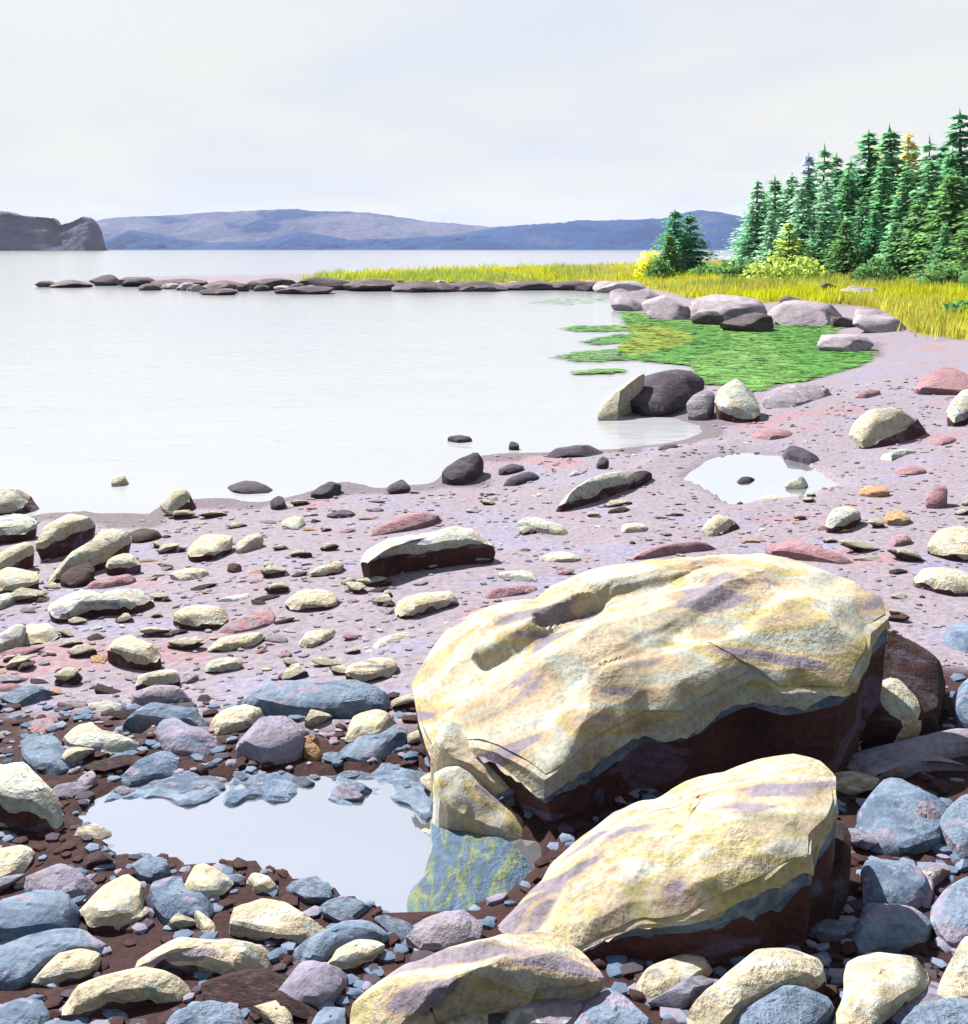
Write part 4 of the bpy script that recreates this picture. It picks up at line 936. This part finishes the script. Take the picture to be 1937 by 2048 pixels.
M['lavb'] = rock_mat('lilac_stone', [(BLUE, 1.6), (LAVB, 5), (LAV, 2)], 4.0)
SHADE_FRONTED = ('cream', 'mint')
def swell(P, k):
    cx, cy = sum(p[0] for p in P) / len(P), sum(p[1] for p in P) / len(P)
    return [(cx + (x - cx) * k, cy + (y - cy) * k) for x, y in P]
for k_, (name, mk, poly, drop, label, opt) in enumerate(R):
    if mk in ('blue', 'lavb') and poly[0][1] > 1380 and 'lvl' not in opt:
        poly = swell(poly, 1.28 if poly[0][0] > 1650 else 1.15); opt.setdefault('ty', 0.18)
    if min(p[1] for p in poly) > 1380:
        opt.setdefault('rounds', 0); opt.setdefault('dome', 0.06); opt.setdefault('cut', 14)
    if mk in SHADE_FRONTED and drop >= 8 and 'shade_layers' not in opt:
        opt['shade_layers'] = [(M['bed'], 0.76 if drop > 20 else 0.7)]  # front shade painted as a dark lower body
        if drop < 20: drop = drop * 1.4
    if mk in SHADE_FRONTED and opt.get('dx', 0) > 12:
        opt['shade_layers'] = [(M['bed'], 0.8)]
    rock(name, M[mk], poly, drop, label, group='rocks and stones of the shore', **opt)

# ------------------------------------------------------------------ bank boulders and reef across the cove
for xc, yb, w, h, lean, mk, lab in [
    (1262, 622, 96, 60, -28, 'farlav', 'tilted lavender boulder at the outer end of the grassy bank'),
    (1345, 640, 112, 66, -16, 'farlav', 'round lavender boulder second along the grassy bank'),
    (1300, 606, 70, 40, 0, 'farlav', 'lavender boulder tucked behind the tilted one on the bank'),
    (1415, 650, 74, 40, 0, 'fardark', 'dark boulder under the broad bank boulder'),
    (1462, 640, 176, 66, -8, 'farlav', 'broad lavender boulder in the middle of the bank'),
    (1510, 664, 120, 52, -14, 'fardark', 'dark shadowy boulder low on the bank above the seaweed'),
    (1630, 650, 170, 66, 4, 'farlav', 'long lavender boulder below the yellow grass'),
    (1590, 614, 60, 30, 0, 'fardark', 'small dark stone on top of the long lavender boulder'),
    (1690, 655, 60, 30, -10, 'fardark', 'dark stone at the end of the long lavender boulder'),
    (1765, 664, 118, 62, -24, 'farlav', 'slanting boulder with a dark side at the inner end of the bank'),
    (1660, 584, 40, 26, 0, 'fardark', 'round dark stone lying in the yellow grass'),
    (1730, 592, 90, 26, 0, 'farlav', 'low grey stone half buried in the yellow grass'),
    (1702, 705, 132, 46, 0, 'farlav', 'low smooth boulder between seaweed and shingle'),
    (1240, 584, 130, 30, 0, 'farlav', 'flat lavender ledge at the root of the reef'),
]:
    blob('boulder', M[mk], xc, yb, w * 0.9, h * 0.74, lab, lean, 0.7, 'boulders along the grassy bank', 4, cat='boulder', cuts=13, wedge=0.9 if mk == 'farlav' else 0.0)

for xc, yb, w, h, lean, lab in [
    (88, 574, 40, 18, 0, 'outermost small dark rock of the reef'),
    (135, 575, 76, 22, -8, 'second dark rock from the seaward tip of the reef'),
    (208, 571, 56, 32, -30, 'pointed dark rock tipping up near the reef tip'),
    (272, 573, 76, 28, 22, 'dark rock sloping down behind the pointed one on the reef'),
    (355, 576, 110, 26, 0, 'long low dark rock of the outer reef'),
    (450, 578, 90, 24, 0, 'dark rock halfway along the reef'),
    (436, 590, 72, 18, -10, 'ragged grey rock awash before the reef'),
    (540, 580, 100, 34, -4, 'dark rock on the reef before the first yellow grass'),
    (610, 588, 110, 24, -10, 'ragged pale rock awash below the reef grass'),
    (640, 580, 110, 38, 0, 'dark rock carrying the first yellow grass of the reef'),
    (740, 582, 110, 34, 0, 'dark rock in the gap of the reef grass'),
    (840, 584, 120, 32, 0, 'dark rock below the thick yellow reef grass'),
    (950, 582, 130, 28, 0, 'dark low rock past the middle of the reef'),
    (1060, 580, 130, 26, 0, 'dark low rock near the root of the reef'),
    (1160, 580, 120, 26, 0, 'innermost dark rock of the reef'),
]:
    blob('rock', M['fardark'], xc, yb, w * 1.1, h * 0.72, lab, lean, 0.8, 'dark rocks of the reef', 3, cuts=16)
for i in range(46):      # smaller reef stones between them
    x = random.uniform(300, 1230)
    blob('reef_stone', M['fardark' if random.random() < .7 else 'farlav'], x, random.uniform(574, 584), random.uniform(24, 50), random.uniform(8, 18),
         'small weathered stone packed between the reef rocks', 0, 0.9, 'small stones packed in the reef', 2, seed=i)

# ------------------------------------------------------------------ loose stones: the larger ones singly, then pebbles as a mass
OCC = [(sum(p[0] for p in r[2]) / len(r[2]), sum(p[1] for p in r[2]) / len(r[2])) for r in R]
protos = {}
for mk in ('lav', 'dark', 'cream', 'peach', 'blue', 'mint', 'pink', 'lavb', 'bed'):  # bed is the painted front shade
    protos[mk] = []
    for s in range(5):
        V, Fc = blob_verts(random.Random(40 + s * 11 + sum(map(ord, mk))), 3, 16, 0.2, 0.42)
        me = bpy.data.meshes.new('stone'); me.from_pydata([tuple(v) for v in V], [], Fc); me.update()
        me.polygons.foreach_set('use_smooth', [True] * len(me.polygons)); me.set_sharp_from_angle(angle=math.radians(30))
        me.materials.append(M[mk]); protos[mk].append(me)
STONE_LABEL = {'lav': 'fist sized lavender stone scattered on the shingle', 'dark': 'fist sized stone painted shade maroon lying loose on the shore', 'cream': 'fist sized cream stone lying loose on the shore',
               'peach': 'fist sized peach stone scattered on the shingle', 'blue': 'fist sized stone painted shade blue among the front rocks', 'mint': 'fist sized pale mint stone scattered on the shingle',
               'pink': 'fist sized pink stone scattered on the shingle', 'lavb': 'fist sized lilac stone among the front rocks'}
PLACED = []
def stone(mk, x, y, r, flat, shade_below=False, long=1.5):
    if any((x - a) ** 2 + (y - b_) ** 2 < (1.05 * (r + q_)) ** 2 for a, b_, q_ in PLACED): return False
    PLACED.append((x, y, r))
    o = bpy.data.objects.new('stone', random.choice(protos[mk]))
    z = T1(x, y)
    sc_ = (r * random.uniform(1.0, long), r * random.uniform(.7, 1.0), r * flat)
    lift = r * flat * (1.35 if shade_below else 0.35)
    o.location = (x, y, z + lift)
    o.scale = sc_
    o.rotation_euler = (random.gauss(0, .15), random.gauss(0, .15), random.uniform(-0.5, 0.5))
    COL.objects.link(o)
    tag(o, ('flat cream stone with shade painted dark below, loose on the shingle' if shade_below else STONE_LABEL[mk]), 'stone', 'loose cream stones with painted shade' if shade_below else 'loose %s stones' % mk)
    if shade_below:  # dark second stone stands for the shaded underside
        q = bpy.data.objects.new('lower_shade', random.choice(protos['bed'])); q.parent = o
        q.location = (0.07, -0.06, -0.95); q.scale = (1.0, 1.0, 1.25)
        COL.objects.link(q)
SLAB_PX = [(940, 1900), (1100, 1700), (1310, 1590), (1600, 1490), (1700, 1600), (1700, 1800), (1500, 1900), (1200, 1930)]
FULL_CAP = CAP + []
def free(qx, qy, m=14):
    for P in [r_[2] for r_ in R] + [CAP, SLAB_PX, [(1000, 1450), (1700, 1320), (1920, 1200), (1920, 1460), (1600, 1520), (1090, 1700)]]:
        xs = [p[0] for p in P]; ys_ = [p[1] for p in P]
        if qx < min(xs) - m or qx > max(xs) + m or qy < min(ys_) - m or qy > max(ys_) + m + 26: continue
        for ax, ay in ((0, 0), (m, 0), (-m, 0), (0, m), (0, -m), (0, -24)):
            if inside(np.array([qx + ax]), np.array([qy + ay]), P)[0]: return False
    return True
cnt = 0
tries = 0
while cnt < 190 and tries < 6000:
    tries += 1
    qx, qy = (random.uniform(-20, 1957) if tries % 2 else random.uniform(-300, 900)), random.uniform(985, 1420)
    if not free(qx, qy): continue
    x, y, z = ground_hit(qx, qy)
    if z < 0.03 or inside(np.array([x]), np.array([y]), MID)[0]: continue
    mk = random.choices(['lav', 'dark', 'cream', 'peach', 'mint', 'pink'], [2.5, 2.5, 7, 1.2, 1.6, 1.6])[0]
    r_ = random.uniform(0.03, 0.07)
    stone(mk, x, y, r_ if mk == 'cream' else r_ * .75, random.uniform(0.28, 0.42), mk == 'cream', 2.6); cnt = len(PLACED)
cnt = 0
n_beach = len(PLACED)
tries = 0
while cnt < 120 and tries < 6000:
    tries += 1
    qx, qy = (random.uniform(-20, 1957) if tries % 6 else random.choice([random.uniform(-700, -20), random.uniform(1957, 2600)])), random.uniform(1390, 2060)
    x, y, z = ground_hit(qx, qy)
    if inside(np.array([x]), np.array([y]), POOL)[0] or not free(qx, qy, 16): continue
    mk = random.choices(['blue', 'lavb', 'dark', 'cream'], [4, 2.5, 2, 2.5])[0]
    stone(mk, x, y, random.uniform(0.04, 0.085), random.uniform(0.3, 0.5), False, 1.9); cnt = len(PLACED) - n_beach
for k_ in range(26):     # half awash at the far waterline, added to the painted reflection band
    qx = random.uniform(200, 860); qy = 1566 + random.uniform(-14, 26)
    x, y = on_level(qx, qy, ZP)
    o = bpy.data.objects.new('stone', random.choice(protos[random.choice(['blue', 'blue', 'lavb'])]))
    r_ = random.uniform(.02, .05); o.location = (x, y, ZP); o.scale = (r_ * 1.5, r_, r_ * .6); o.rotation_euler = (0, 0, random.uniform(-.5, .5))
    COL.objects.link(o); tag(o, 'small blue or lilac stone added to the far pool edge reflection', 'stone', 'stones added to the pool reflection')

def pebble_mass(name, n, area, pal, rmin, rmax, label, seed):
    rs = random.Random(seed)
    V, Fc, C = [], [], []
    bv, bf = ICO[1]
    k = 0
    pts = []
    while len(pts) < n:
        m = 4000
        u = np.array([rs.uniform(*area[0]) for _ in range(m)]); v = np.array([rs.uniform(*area[1]) for _ in range(m)])
        t = np.exp(v); X = u * t
        Z = terrain(X, t)
        ok = (Z > 0.015) & ~inside(X, t, POOL) & ~inside(X, t, MID)
        pts += list(zip(X[ok], t[ok], Z[ok]))
    for x, y, z in pts[:n]:
        r = rs.uniform(rmin, rmax) * (0.55 + 0.09 * y)
        sx_, sy_, sz_ = r * rs.uniform(.9, 1.7), r * rs.uniform(.7, 1.1), r * rs.uniform(.35, .65)
        a = rs.uniform(-0.8, 0.8); ca, sa = math.cos(a), math.sin(a)
        col = rs.choices([p[0] for p in pal], [p[1] for p in pal])[0]
        o = len(V)
        for v in bv:
            q = 1 + rs.uniform(-.16, .16)
            vx, vy = v.x * sx_ * q, v.y * sy_ * q
            V.append((x + vx * ca - vy * sa, y + vx * sa + vy * ca, z + sz_ * 0.3 + v.z * sz_ * q))
        Fc += [tuple(i + o for i in f) for f in bf]
        C += [col] * len(bv)
    ob = mesh_obj(name, V, Fc, M['pebble'], None, (0, 0, 0), True, 40)
    setcol(ob.data, C)
    tag(ob, label, None, None, 'stuff')
pebble_mass('pebbles', 5200, ((-1.0, 1.0), (math.log(3.3), math.log(15))),
            [(LAV, 22), (LAVB, 3), (PINK, 1.0), (alb(204, 192, 200), 3), (CREAM, .3), (MAROON, .45), (PEACH, .35), (MINT, .4)], 0.008, 0.020, 'lavender shingle pebbles covering the open beach', 5)
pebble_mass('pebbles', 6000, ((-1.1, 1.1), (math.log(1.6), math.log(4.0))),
            [(DBLUE, 4), (BLUE, 1.5), (LAVB, 2.5), (MAROON, 5.5), (PURP, 3)], 0.014, 0.034, 'pebbles in dark and blue shade colours between the front rocks', 6)  # gap shade painted into the pebble colours

# ------------------------------------------------------------------ seaweed on the cove
def strip_mass(name, pts, mat, label, cat=None, kind='stuff', loc=(0, 0, 0)):
    V, Fc, C = [], [], []
    for p, size, ang, tilt, col, rs in pts:
        o = len(V)
        ca, sa = math.cos(ang), math.sin(ang)
        L, Wd = size
        for (a, b) in ((-L, -Wd * .3), (-L * .3, -Wd), (L * .5, -Wd * .8), (L, 0), (L * .4, Wd), (-L * .5, Wd * .7)):
            V.append((p[0] + a * ca - b * sa, p[1] + a * sa + b * ca, p[2] + tilt * b + rs.uniform(0, .002)))
        Fc.append(tuple(range(o, o + 6))); C += [col] * 6
    o = mesh_obj(name, V, Fc, mat, None, loc, False)
    setcol(o.data, C)
    return o

WEED_PX = [(1240, 622), (1350, 632), (1420, 640), (1500, 648), (1700, 648), (1650, 676), (1665, 696), (1745, 700), (1725, 730), (1600, 762), (1535, 765), (1505, 795), (1490, 770), (1425, 770),
           (1390, 728), (1290, 720), (1240, 700), (1265, 665)]
STROKES_PX = [[(1050, 606), (1150, 588), (1240, 580), (1245, 600), (1150, 608)], [(1120, 656), (1160, 650), (1280, 650), (1280, 660), (1160, 662)],
              [(1165, 682), (1230, 668), (1280, 666), (1270, 680), (1200, 688)], [(1100, 712), (1180, 700), (1260, 696), (1290, 716), (1180, 722)],
              [(1155, 742), (1236, 736), (1236, 742), (1158, 746)]]
G1, G2, G3 = alb(98, 168, 64, 2.3), alb(122, 182, 84, 2.3), alb(166, 190, 56, 2.7)
def weed(polys, n, name, label, seed):
    rs = random.Random(seed); pts = []
    while len(pts) < n:
        P = rs.choice(polys)
        xs = [p[0] for p in P]; ys_ = [p[1] for p in P]
        qx, qy = rs.uniform(min(xs), max(xs)), rs.uniform(min(ys_), max(ys_))
        if not inside(np.array([qx]), np.array([qy]), P)[0]: continue
        dx, dz = ray(qx, qy)
        t = (0.03 - CAMZ) / dz
        z = max(T1(dx * t, t), 0.0) + 0.018 + rs.uniform(0, 0.012)
        v = mn.noise(Vector((dx * t * .35, t * 0.12, seed)))
        col = G3 if v > 0.36 else (G2 if v < -0.1 else G1)
        k = rs.uniform(.62, 1.25)
        pts.append(((dx * t, t, z), (rs.uniform(.07, .26), rs.uniform(.015, .04)), rs.gauss(0, .4), rs.uniform(-.16, .16), tuple(c_ * k for c_ in col), rs))
    o = strip_mass(name, pts, M['weedm'], label)
    tag(o, label, None, None, 'stuff')
M['weedm'] = attr_mat('seaweed', 0.6, 0.2, 4, 0.2)
weed([WEED_PX], 14000, 'seaweed', 'bright green seaweed mat filling the cove', 3)
weed(STROKES_PX, 1500, 'seaweed', 'thin green seaweed streaks drifting on the bay', 4)
def weed_bed():
    # the mud under the mat
    V = [on_level(x, y, 0.012) for x, y in WEED_PX]
    o = mesh_obj('seaweed', [(x, y, 0.012) for x, y in V], [tuple(range(len(V)))], M['weedm'], smooth=False)
    setcol(o.data, [G1] * len(V)); tag(o, 'green algal film under the seaweed mat', None, None, 'stuff')
weed_bed()

# ------------------------------------------------------------------ grass
def grass_mass(n, seed):
    rs = random.Random(seed)
    V, Fc, C = [], [], []
    made = 0
    YG, OC, PG = alb(214, 218, 40, 1.5), alb(206, 204, 84, 1.5), alb(172, 192, 76, 1.5)
    while made < n:
        qx, qy = rs.uniform(600, 2150), rs.uniform(505, 690)
        if not inside(np.array([qx]), np.array([qy]), GRASS_PX)[0]: continue
        x, y, z = ground_hit(qx, qy, 12.0)
        if z < 0.08 or y > 120: continue
        v = mn.noise(Vector((x * .22, y * .1, 2)))
        if qx < 1150: hh = rs.uniform(.18, .42); base = PG if v < 0.05 else YG
        else: hh = rs.uniform(.14, .36); base = YG if v > 0.08 else (OC if v > -.4 else PG)
        for _ in range(14):
            made += 1
            bx_, by_ = x + rs.gauss(0, .22), y + rs.gauss(0, .3)
            a = rs.uniform(0, 6.283); h = hh * rs.uniform(.4, 1.3); w = h * rs.uniform(.05, .11)
            lx, ly_ = rs.gauss(0.1, .25) * h, rs.gauss(0, .25) * h
            o = len(V); ca, sa = math.cos(a) * w, math.sin(a) * w
            V += [(bx_ - ca, by_ - sa, z - .05), (bx_ + ca, by_ + sa, z - .05), (bx_ + lx, by_ + ly_, z + h)]
            Fc.append((o, o + 1, o + 2))
            k = rs.uniform(.75, 1.2)
            C += [tuple(c_ * k for c_ in base)] * 3
    o = mesh_obj('grass', V, Fc, M['blade'], smooth=False)
    setcol(o.data, C)
    tag(o, 'yellow green shore grass on the bank and the reef', None, None, 'stuff')
grass_mass(90000, 9)

# ------------------------------------------------------------------ spruces
def crown_mesh(seed, H, Rr, tiers, dens, slim=0.9, low=0.06):
    rs = random.Random(seed)
    V, Fc, C = [], [], []
    for t in range(tiers):
        f = low + (1 - low) * (t + rs.uniform(-.9, .9)) / tiers
        f = min(max(f, low), .985)
        z = H * f
        rad = Rr * (1 - f) ** slim * rs.uniform(.72, 1.12) + 0.05
        nb = max(4, int(1.35 * dens * (0.45 + rad / Rr)))
        for b in range(nb):
            a = 6.283 * (b + rs.uniform(-.35, .35)) / nb
            L = rad * rs.uniform(.5, 1.0) * (1 + 0.45 * mn.noise(Vector((math.cos(a) * 1.3, math.sin(a) * 1.3, f * 5 + seed))))
            droop = rs.uniform(.15, .45) - 0.35 * f
            tone = rs.uniform(.6, 1.35)
            for s in range(max(2, int(L / 0.24))):
                g = (s + rs.uniform(.2, .9)) / max(2, int(L / 0.24))
                p = Vector((math.cos(a) * L * g, math.sin(a) * L * g, z - droop * L * g + rs.uniform(-.08, .08)))
                sz = rs.uniform(.13, .34) * (1.1 - 0.35 * g)
                aa = a + rs.uniform(-.9, .9)
                d = Vector((math.cos(aa), math.sin(aa), -rs.uniform(.1, .7))).normalized()
                sd = Vector((-math.sin(aa), math.cos(aa), rs.uniform(-.5, .5))).normalized()
                o = len(V)
                V += [p - sd * sz * .35, p + d * sz * .6 - sd * sz * .5, p + d * sz * 1.5, p + d * sz * .6 + sd * sz * .5, p + sd * sz * .35]
                Fc.append((o, o + 1, o + 2, o + 3, o + 4))
                k = tone * rs.uniform(.75, 1.25)
                C += [(k, k, k)] * 5
    # leader shoot
    for i in range(10):
        z = H * (0.93 + 0.007 * i); o = len(V); a = rs.uniform(0, 6.28); w = 0.12 * (1 - i / 14)
        V += [(-math.cos(a) * w, -math.sin(a) * w, z), (math.cos(a) * w, math.sin(a) * w, z), (0, 0, z + H * .05)]
        Fc.append((o, o + 1, o + 2)); C += [(1, 1, 1)] * 3
    me = bpy.data.meshes.new('crown')
    me.from_pydata([tuple(v) for v in V], [], Fc); me.update()
    setcol(me, C)
    me.materials.append(M['leaf'])
    return me

def trunk_mesh(seed, H, r):
    rs = random.Random(seed)
    V, Fc = [], []
    k = 9
    for j in range(k + 1):
        f = j / k
        cx, cy = rs.uniform(-.03, .03), rs.uniform(-.03, .03)
        rr = r * (1 - f) ** .8 + 0.012 + (0.5 * r if j == 0 else 0)
        for i in range(7):
            V.append((cx + rr * math.cos(i * .8976), cy + rr * math.sin(i * .8976), H * .97 * f - 0.1 * (j == 0)))
    for j in range(k):
        for i in range(7):
            Fc.append((j * 7 + i, j * 7 + (i + 1) % 7, (j + 1) * 7 + (i + 1) % 7, (j + 1) * 7 + i))
    # dead lower limbs
    for j in range(10):
        z = rs.uniform(.08, .8) * H; a = rs.uniform(0, 6.28); L = rs.uniform(.4, 1.3) * (1 - z / H)
        d = Vector((math.cos(a), math.sin(a), -.15)); s = Vector((-math.sin(a), math.cos(a), 0)) * .03
        b = Vector((0, 0, z)); o = len(V)
        V += [b - s, b + s, b + Vector((0, 0, .05)), b + d * L]
        Fc += [(o, o + 1, o + 3), (o + 1, o + 2, o + 3), (o + 2, o, o + 3)]
    me = bpy.data.meshes.new('trunk')
    me.from_pydata([tuple(v) for v in V], [], Fc); me.update()
    me.materials.append(M['bark'])
    return me
KIND = {'full': [(crown_mesh(s, 8.0, 2.5, 34, 17, 0.8), trunk_mesh(s, 8.0, .15)) for s in (1, 2, 3)],
        'slim': [(crown_mesh(s, 8.0, 1.5, 34, 14, .75), trunk_mesh(s, 8.0, .11)) for s in (4, 5, 6)],
        'wide': [(crown_mesh(s, 6.0, 2.7, 28, 19, .7, .02), trunk_mesh(s, 6.0, .16)) for s in (7, 8)]}
def tint(r, g, b):
    return tuple(alb(r, g, b, 0.58)) + (1,)
TINT = {'mid': tint(94, 136, 100), 'grey': tint(124, 158, 134), 'deep': tint(70, 124, 86), 'dark': tint(80, 114, 66), 'yellow': tint(176, 172, 112), 'blue': tint(140, 152, 168), 'olive': tint(140, 156, 78)}
def spruce(px_, ytop, dist, kind, col, label, i):
    x = (px_ - HX) * dist / F
    z = T1(x, dist)
    top = CAMZ - (ytop - HY) * dist / F
    cm, tm = KIND[kind][i % len(KIND[kind])]
    H0 = 6.0 if kind == 'wide' else 8.0
    s = (top - z) / H0
    t = empty('spruce_tree', (x, dist, z - 0.05))
    t.rotation_euler = (random.gauss(0, .02), random.gauss(0, .02), i * 1.7)
    tag(t, label, 'tree', 'spruces of the wood on the point')
    for nm, me in (('crown', cm), ('trunk', tm)):
        o = bpy.data.objects.new(nm, me); o.parent = t
        w = s * (1.5 if kind == 'full' else 1.3)
        o.scale = (w, w, s); o.color = TINT[col]
        COL.objects.link(o)
for i, a in enumerate([
    (1505, 404, 66, 'full', 'deep', 'deep green spruce at the seaward end of the wood'),
    (1513, 360, 64, 'full', 'grey', 'pale green spire second from the seaward end of the wood'),
    (1552, 352, 66, 'full', 'mid', 'spruce behind the pale green spire near the wood end'),
    (1580, 348, 63, 'full', 'grey', 'pale green spruce before the blue topped one'),
    (1622, 308, 70, 'slim', 'blue', 'bluish bare topped spruce rising from the wood'),
    (1644, 290, 66, 'slim', 'grey', 'slender pale spruce beside the bluish one'),
    (1618, 352, 62, 'full', 'mid', 'mid green spruce at the front of the wood below the bluish top'),
    (1672, 310, 68, 'slim', 'mid', 'slim spruce between the pale slender one and the tall dark one'),
    (1690, 338, 61, 'full', 'mid', 'broad green spruce in the wood front before the tall dark one'),
    (1736, 264, 62, 'full', 'deep', 'tall deep green spruce with a thin spike in mid wood'),
    (1755, 288, 68, 'slim', 'yellow', 'yellowing slim spruce right behind the tall deep green one'),
    (1794, 250, 60, 'full', 'mid', 'tallest narrow topped green spruce of the middle wood'),
    (1818, 266, 66, 'slim', 'yellow', 'yellow dying spruce beside the tallest narrow one'),
    (1770, 330, 57, 'full', 'mid', 'green spruce in the front row under the yellow tops'),
    (1862, 276, 64, 'slim', 'grey', 'thin pale spire between yellow spruce and frame'),
    (1866, 318, 52, 'full', 'mid', 'rounded green spruce below the thin pale spire'),
    (1932, 226, 54, 'full', 'deep', 'tall deep green spruce at the frame edge'),
    (1985, 240, 56, 'full', 'mid', 'spruce half out of frame beside the tall deep green one'),
    (1900, 345, 44, 'wide', 'dark', 'dark olive spruce low in front by the frame'),
    (1840, 400, 46, 'wide', 'dark', 'wide dark spruce in front of the wood'),
    (1690, 438, 50, 'wide', 'dark', 'small dark green spruce leaning out at the wood foot'),
    (1745, 420, 50, 'full', 'deep', 'young deep green spruce at the wood foot'),
    (1950, 400, 38, 'wide', 'dark', 'nearest dark spruce cut by the frame'),
    (1890, 445, 40, 'full', 'mid', 'green spruce reaching lowest over the yellow grass'),
    (1640, 430, 56, 'full', 'mid', 'young spruce at the wood foot beside the small dark one'),
    (1545, 420, 58, 'full', 'grey', 'young pale spruce at the seaward wood foot'),
    (1350, 418, 60, 'wide', 'deep', 'lone dark green spruce standing apart on the point'),
    (1384, 424, 61, 'wide', 'deep', 'slim companion of the lone spruce on the point'),
    (1340, 468, 58, 'wide', 'dark', 'bushy young spruce under the lone spruce'),
    (1565, 375, 72, 'full', 'grey', 'pale spruce deep in the seaward wood'),
    (1635, 335, 74, 'full', 'grey', 'pale spruce deep in the wood behind the bluish one'),
    (1700, 322, 72, 'full', 'mid', 'green spruce deep in the wood seaward of the tall spiked one'),
    (1775, 300, 72, 'full', 'mid', 'green spruce deep in the wood between the two tall ones'),
    (1840, 300, 70, 'full', 'mid', 'green spruce deep in the wood behind the yellow dying one'),
    (1890, 290, 68, 'full', 'deep', 'green spruce deep in the wood near the frame'),
    (1530, 385, 68, 'full', 'mid', 'green spruce filling the seaward end of the wood'),
    (1600, 372, 60, 'full', 'grey', 'pale green spruce filling the front row below the slender one'),
    (1650, 360, 59, 'full', 'grey', 'pale green spruce in the front row under the slim ones'),
    (1710, 350, 64, 'full', 'deep', 'deep green spruce just seaward of the tall spiked one'),
    (1725, 390, 55, 'full', 'mid', 'green spruce in the front row below the tall spiked one'),
    (1810, 340, 55, 'full', 'mid', 'green spruce in the front row below the yellow dying one'),
    (1845, 330, 60, 'full', 'deep', 'deep green spruce below the thin pale spire'),
    (1905, 300, 60, 'full', 'mid', 'green spruce just behind the tall one at the frame'),
    (1580, 440, 56, 'wide', 'olive', 'bushy olive spruce at the seaward wood foot'),
    (1790, 440, 47, 'wide', 'mid', 'bushy green spruce at the wood foot below the yellow tops'),
]):
    spruce(*a, i)

# ------------------------------------------------------------------ shrubs
def shrub(px_, py_, dist, w, h, col, label, seed, n=420):
    rs = random.Random(seed)
    x = (px_ - HX) * dist / F; z = T1(x, dist)
    W, Hh = w * dist / F / 2, h * dist / F
    V, Fc, C = [], [], []
    for _ in range(n):
        d = Vector((rs.gauss(0, 1), rs.gauss(0, 1), abs(rs.gauss(0, 1)))).normalized() * rs.uniform(.45, 1.08)
        p = Vector((d.x * W, d.y * W * .8, d.z * Hh * (1 + .25 * mn.noise(Vector((d.x * 2, d.y * 2, seed))))))
        s = rs.uniform(.08, .2); a = Vector((rs.gauss(0, 1), rs.gauss(0, 1), rs.gauss(0, .6))).normalized(); b = a.cross(Vector((rs.gauss(0, 1), rs.gauss(0, 1), rs.gauss(0, 1)))).normalized()
        o = len(V)
        V += [p - a * s, p + b * s * .6, p + a * s, p - b * s * .6]; Fc.append((o, o + 1, o + 2, o + 3))
        k = rs.uniform(.65, 1.3); C += [(k, k, k)] * 4
    t = empty('shrub', (x, dist, z))
    tag(t, label, 'shrub', 'shrubs along the foot of the wood')
    f = mesh_obj('foliage', V, Fc, M['leaf'], t, (0, 0, 0), False)
    setcol(f.data, C); f.color = TINT[col]
    V, Fc = [], []
    for i in range(7):
        a = rs.uniform(0, 6.28); e = Vector((math.cos(a) * W * .6, math.sin(a) * W * .5, Hh * .75)); s = Vector((-math.sin(a), math.cos(a), 0)) * .03; o = len(V)
        V += [-s, s, Vector((0.03, 0, .06)), e]; Fc += [(o, o + 1, o + 3), (o + 1, o + 2, o + 3), (o + 2, o, o + 3)]
    mesh_obj('stem', V, Fc, M['bark'], t, (0, 0, 0))
TINT['lime'] = tint(178, 178, 60)
for i, a in enumerate([
    (1300, 520, 57, 56, 52, 'lime', 'lime yellow shrub leaning on the lone spruce'),
    (1320, 520, 55, 60, 40, 'dark', 'dark green shrub at the foot of the lone spruce'),
    (1420, 522, 56, 90, 22, 'dark', 'low green shrub between lone spruce and wood'),
    (1480, 520, 52, 90, 40, 'dark', 'dark shrub at the seaward foot of the wood'),
    (1540, 525, 50, 110, 40, 'olive', 'olive shrub below the pale green spire'),
    (1600, 528, 50, 100, 46, 'olive', 'yellow olive shrub mid way along the wood foot'),
    (1750, 540, 44, 90, 44, 'dark', 'round green shrub by the yellow grass in front of the wood'),
    (1890, 552, 36, 100, 50, 'dark', 'green shrub lowest by the frame under the nearest spruce'),
    (1930, 610, 26, 80, 30, 'dark', 'small green shrub in the yellow grass by the frame'),
    (1980, 560, 34, 120, 70, 'dark', 'dark shrub cut by the frame under the wood'),
]):
    shrub(*a, i + 50)
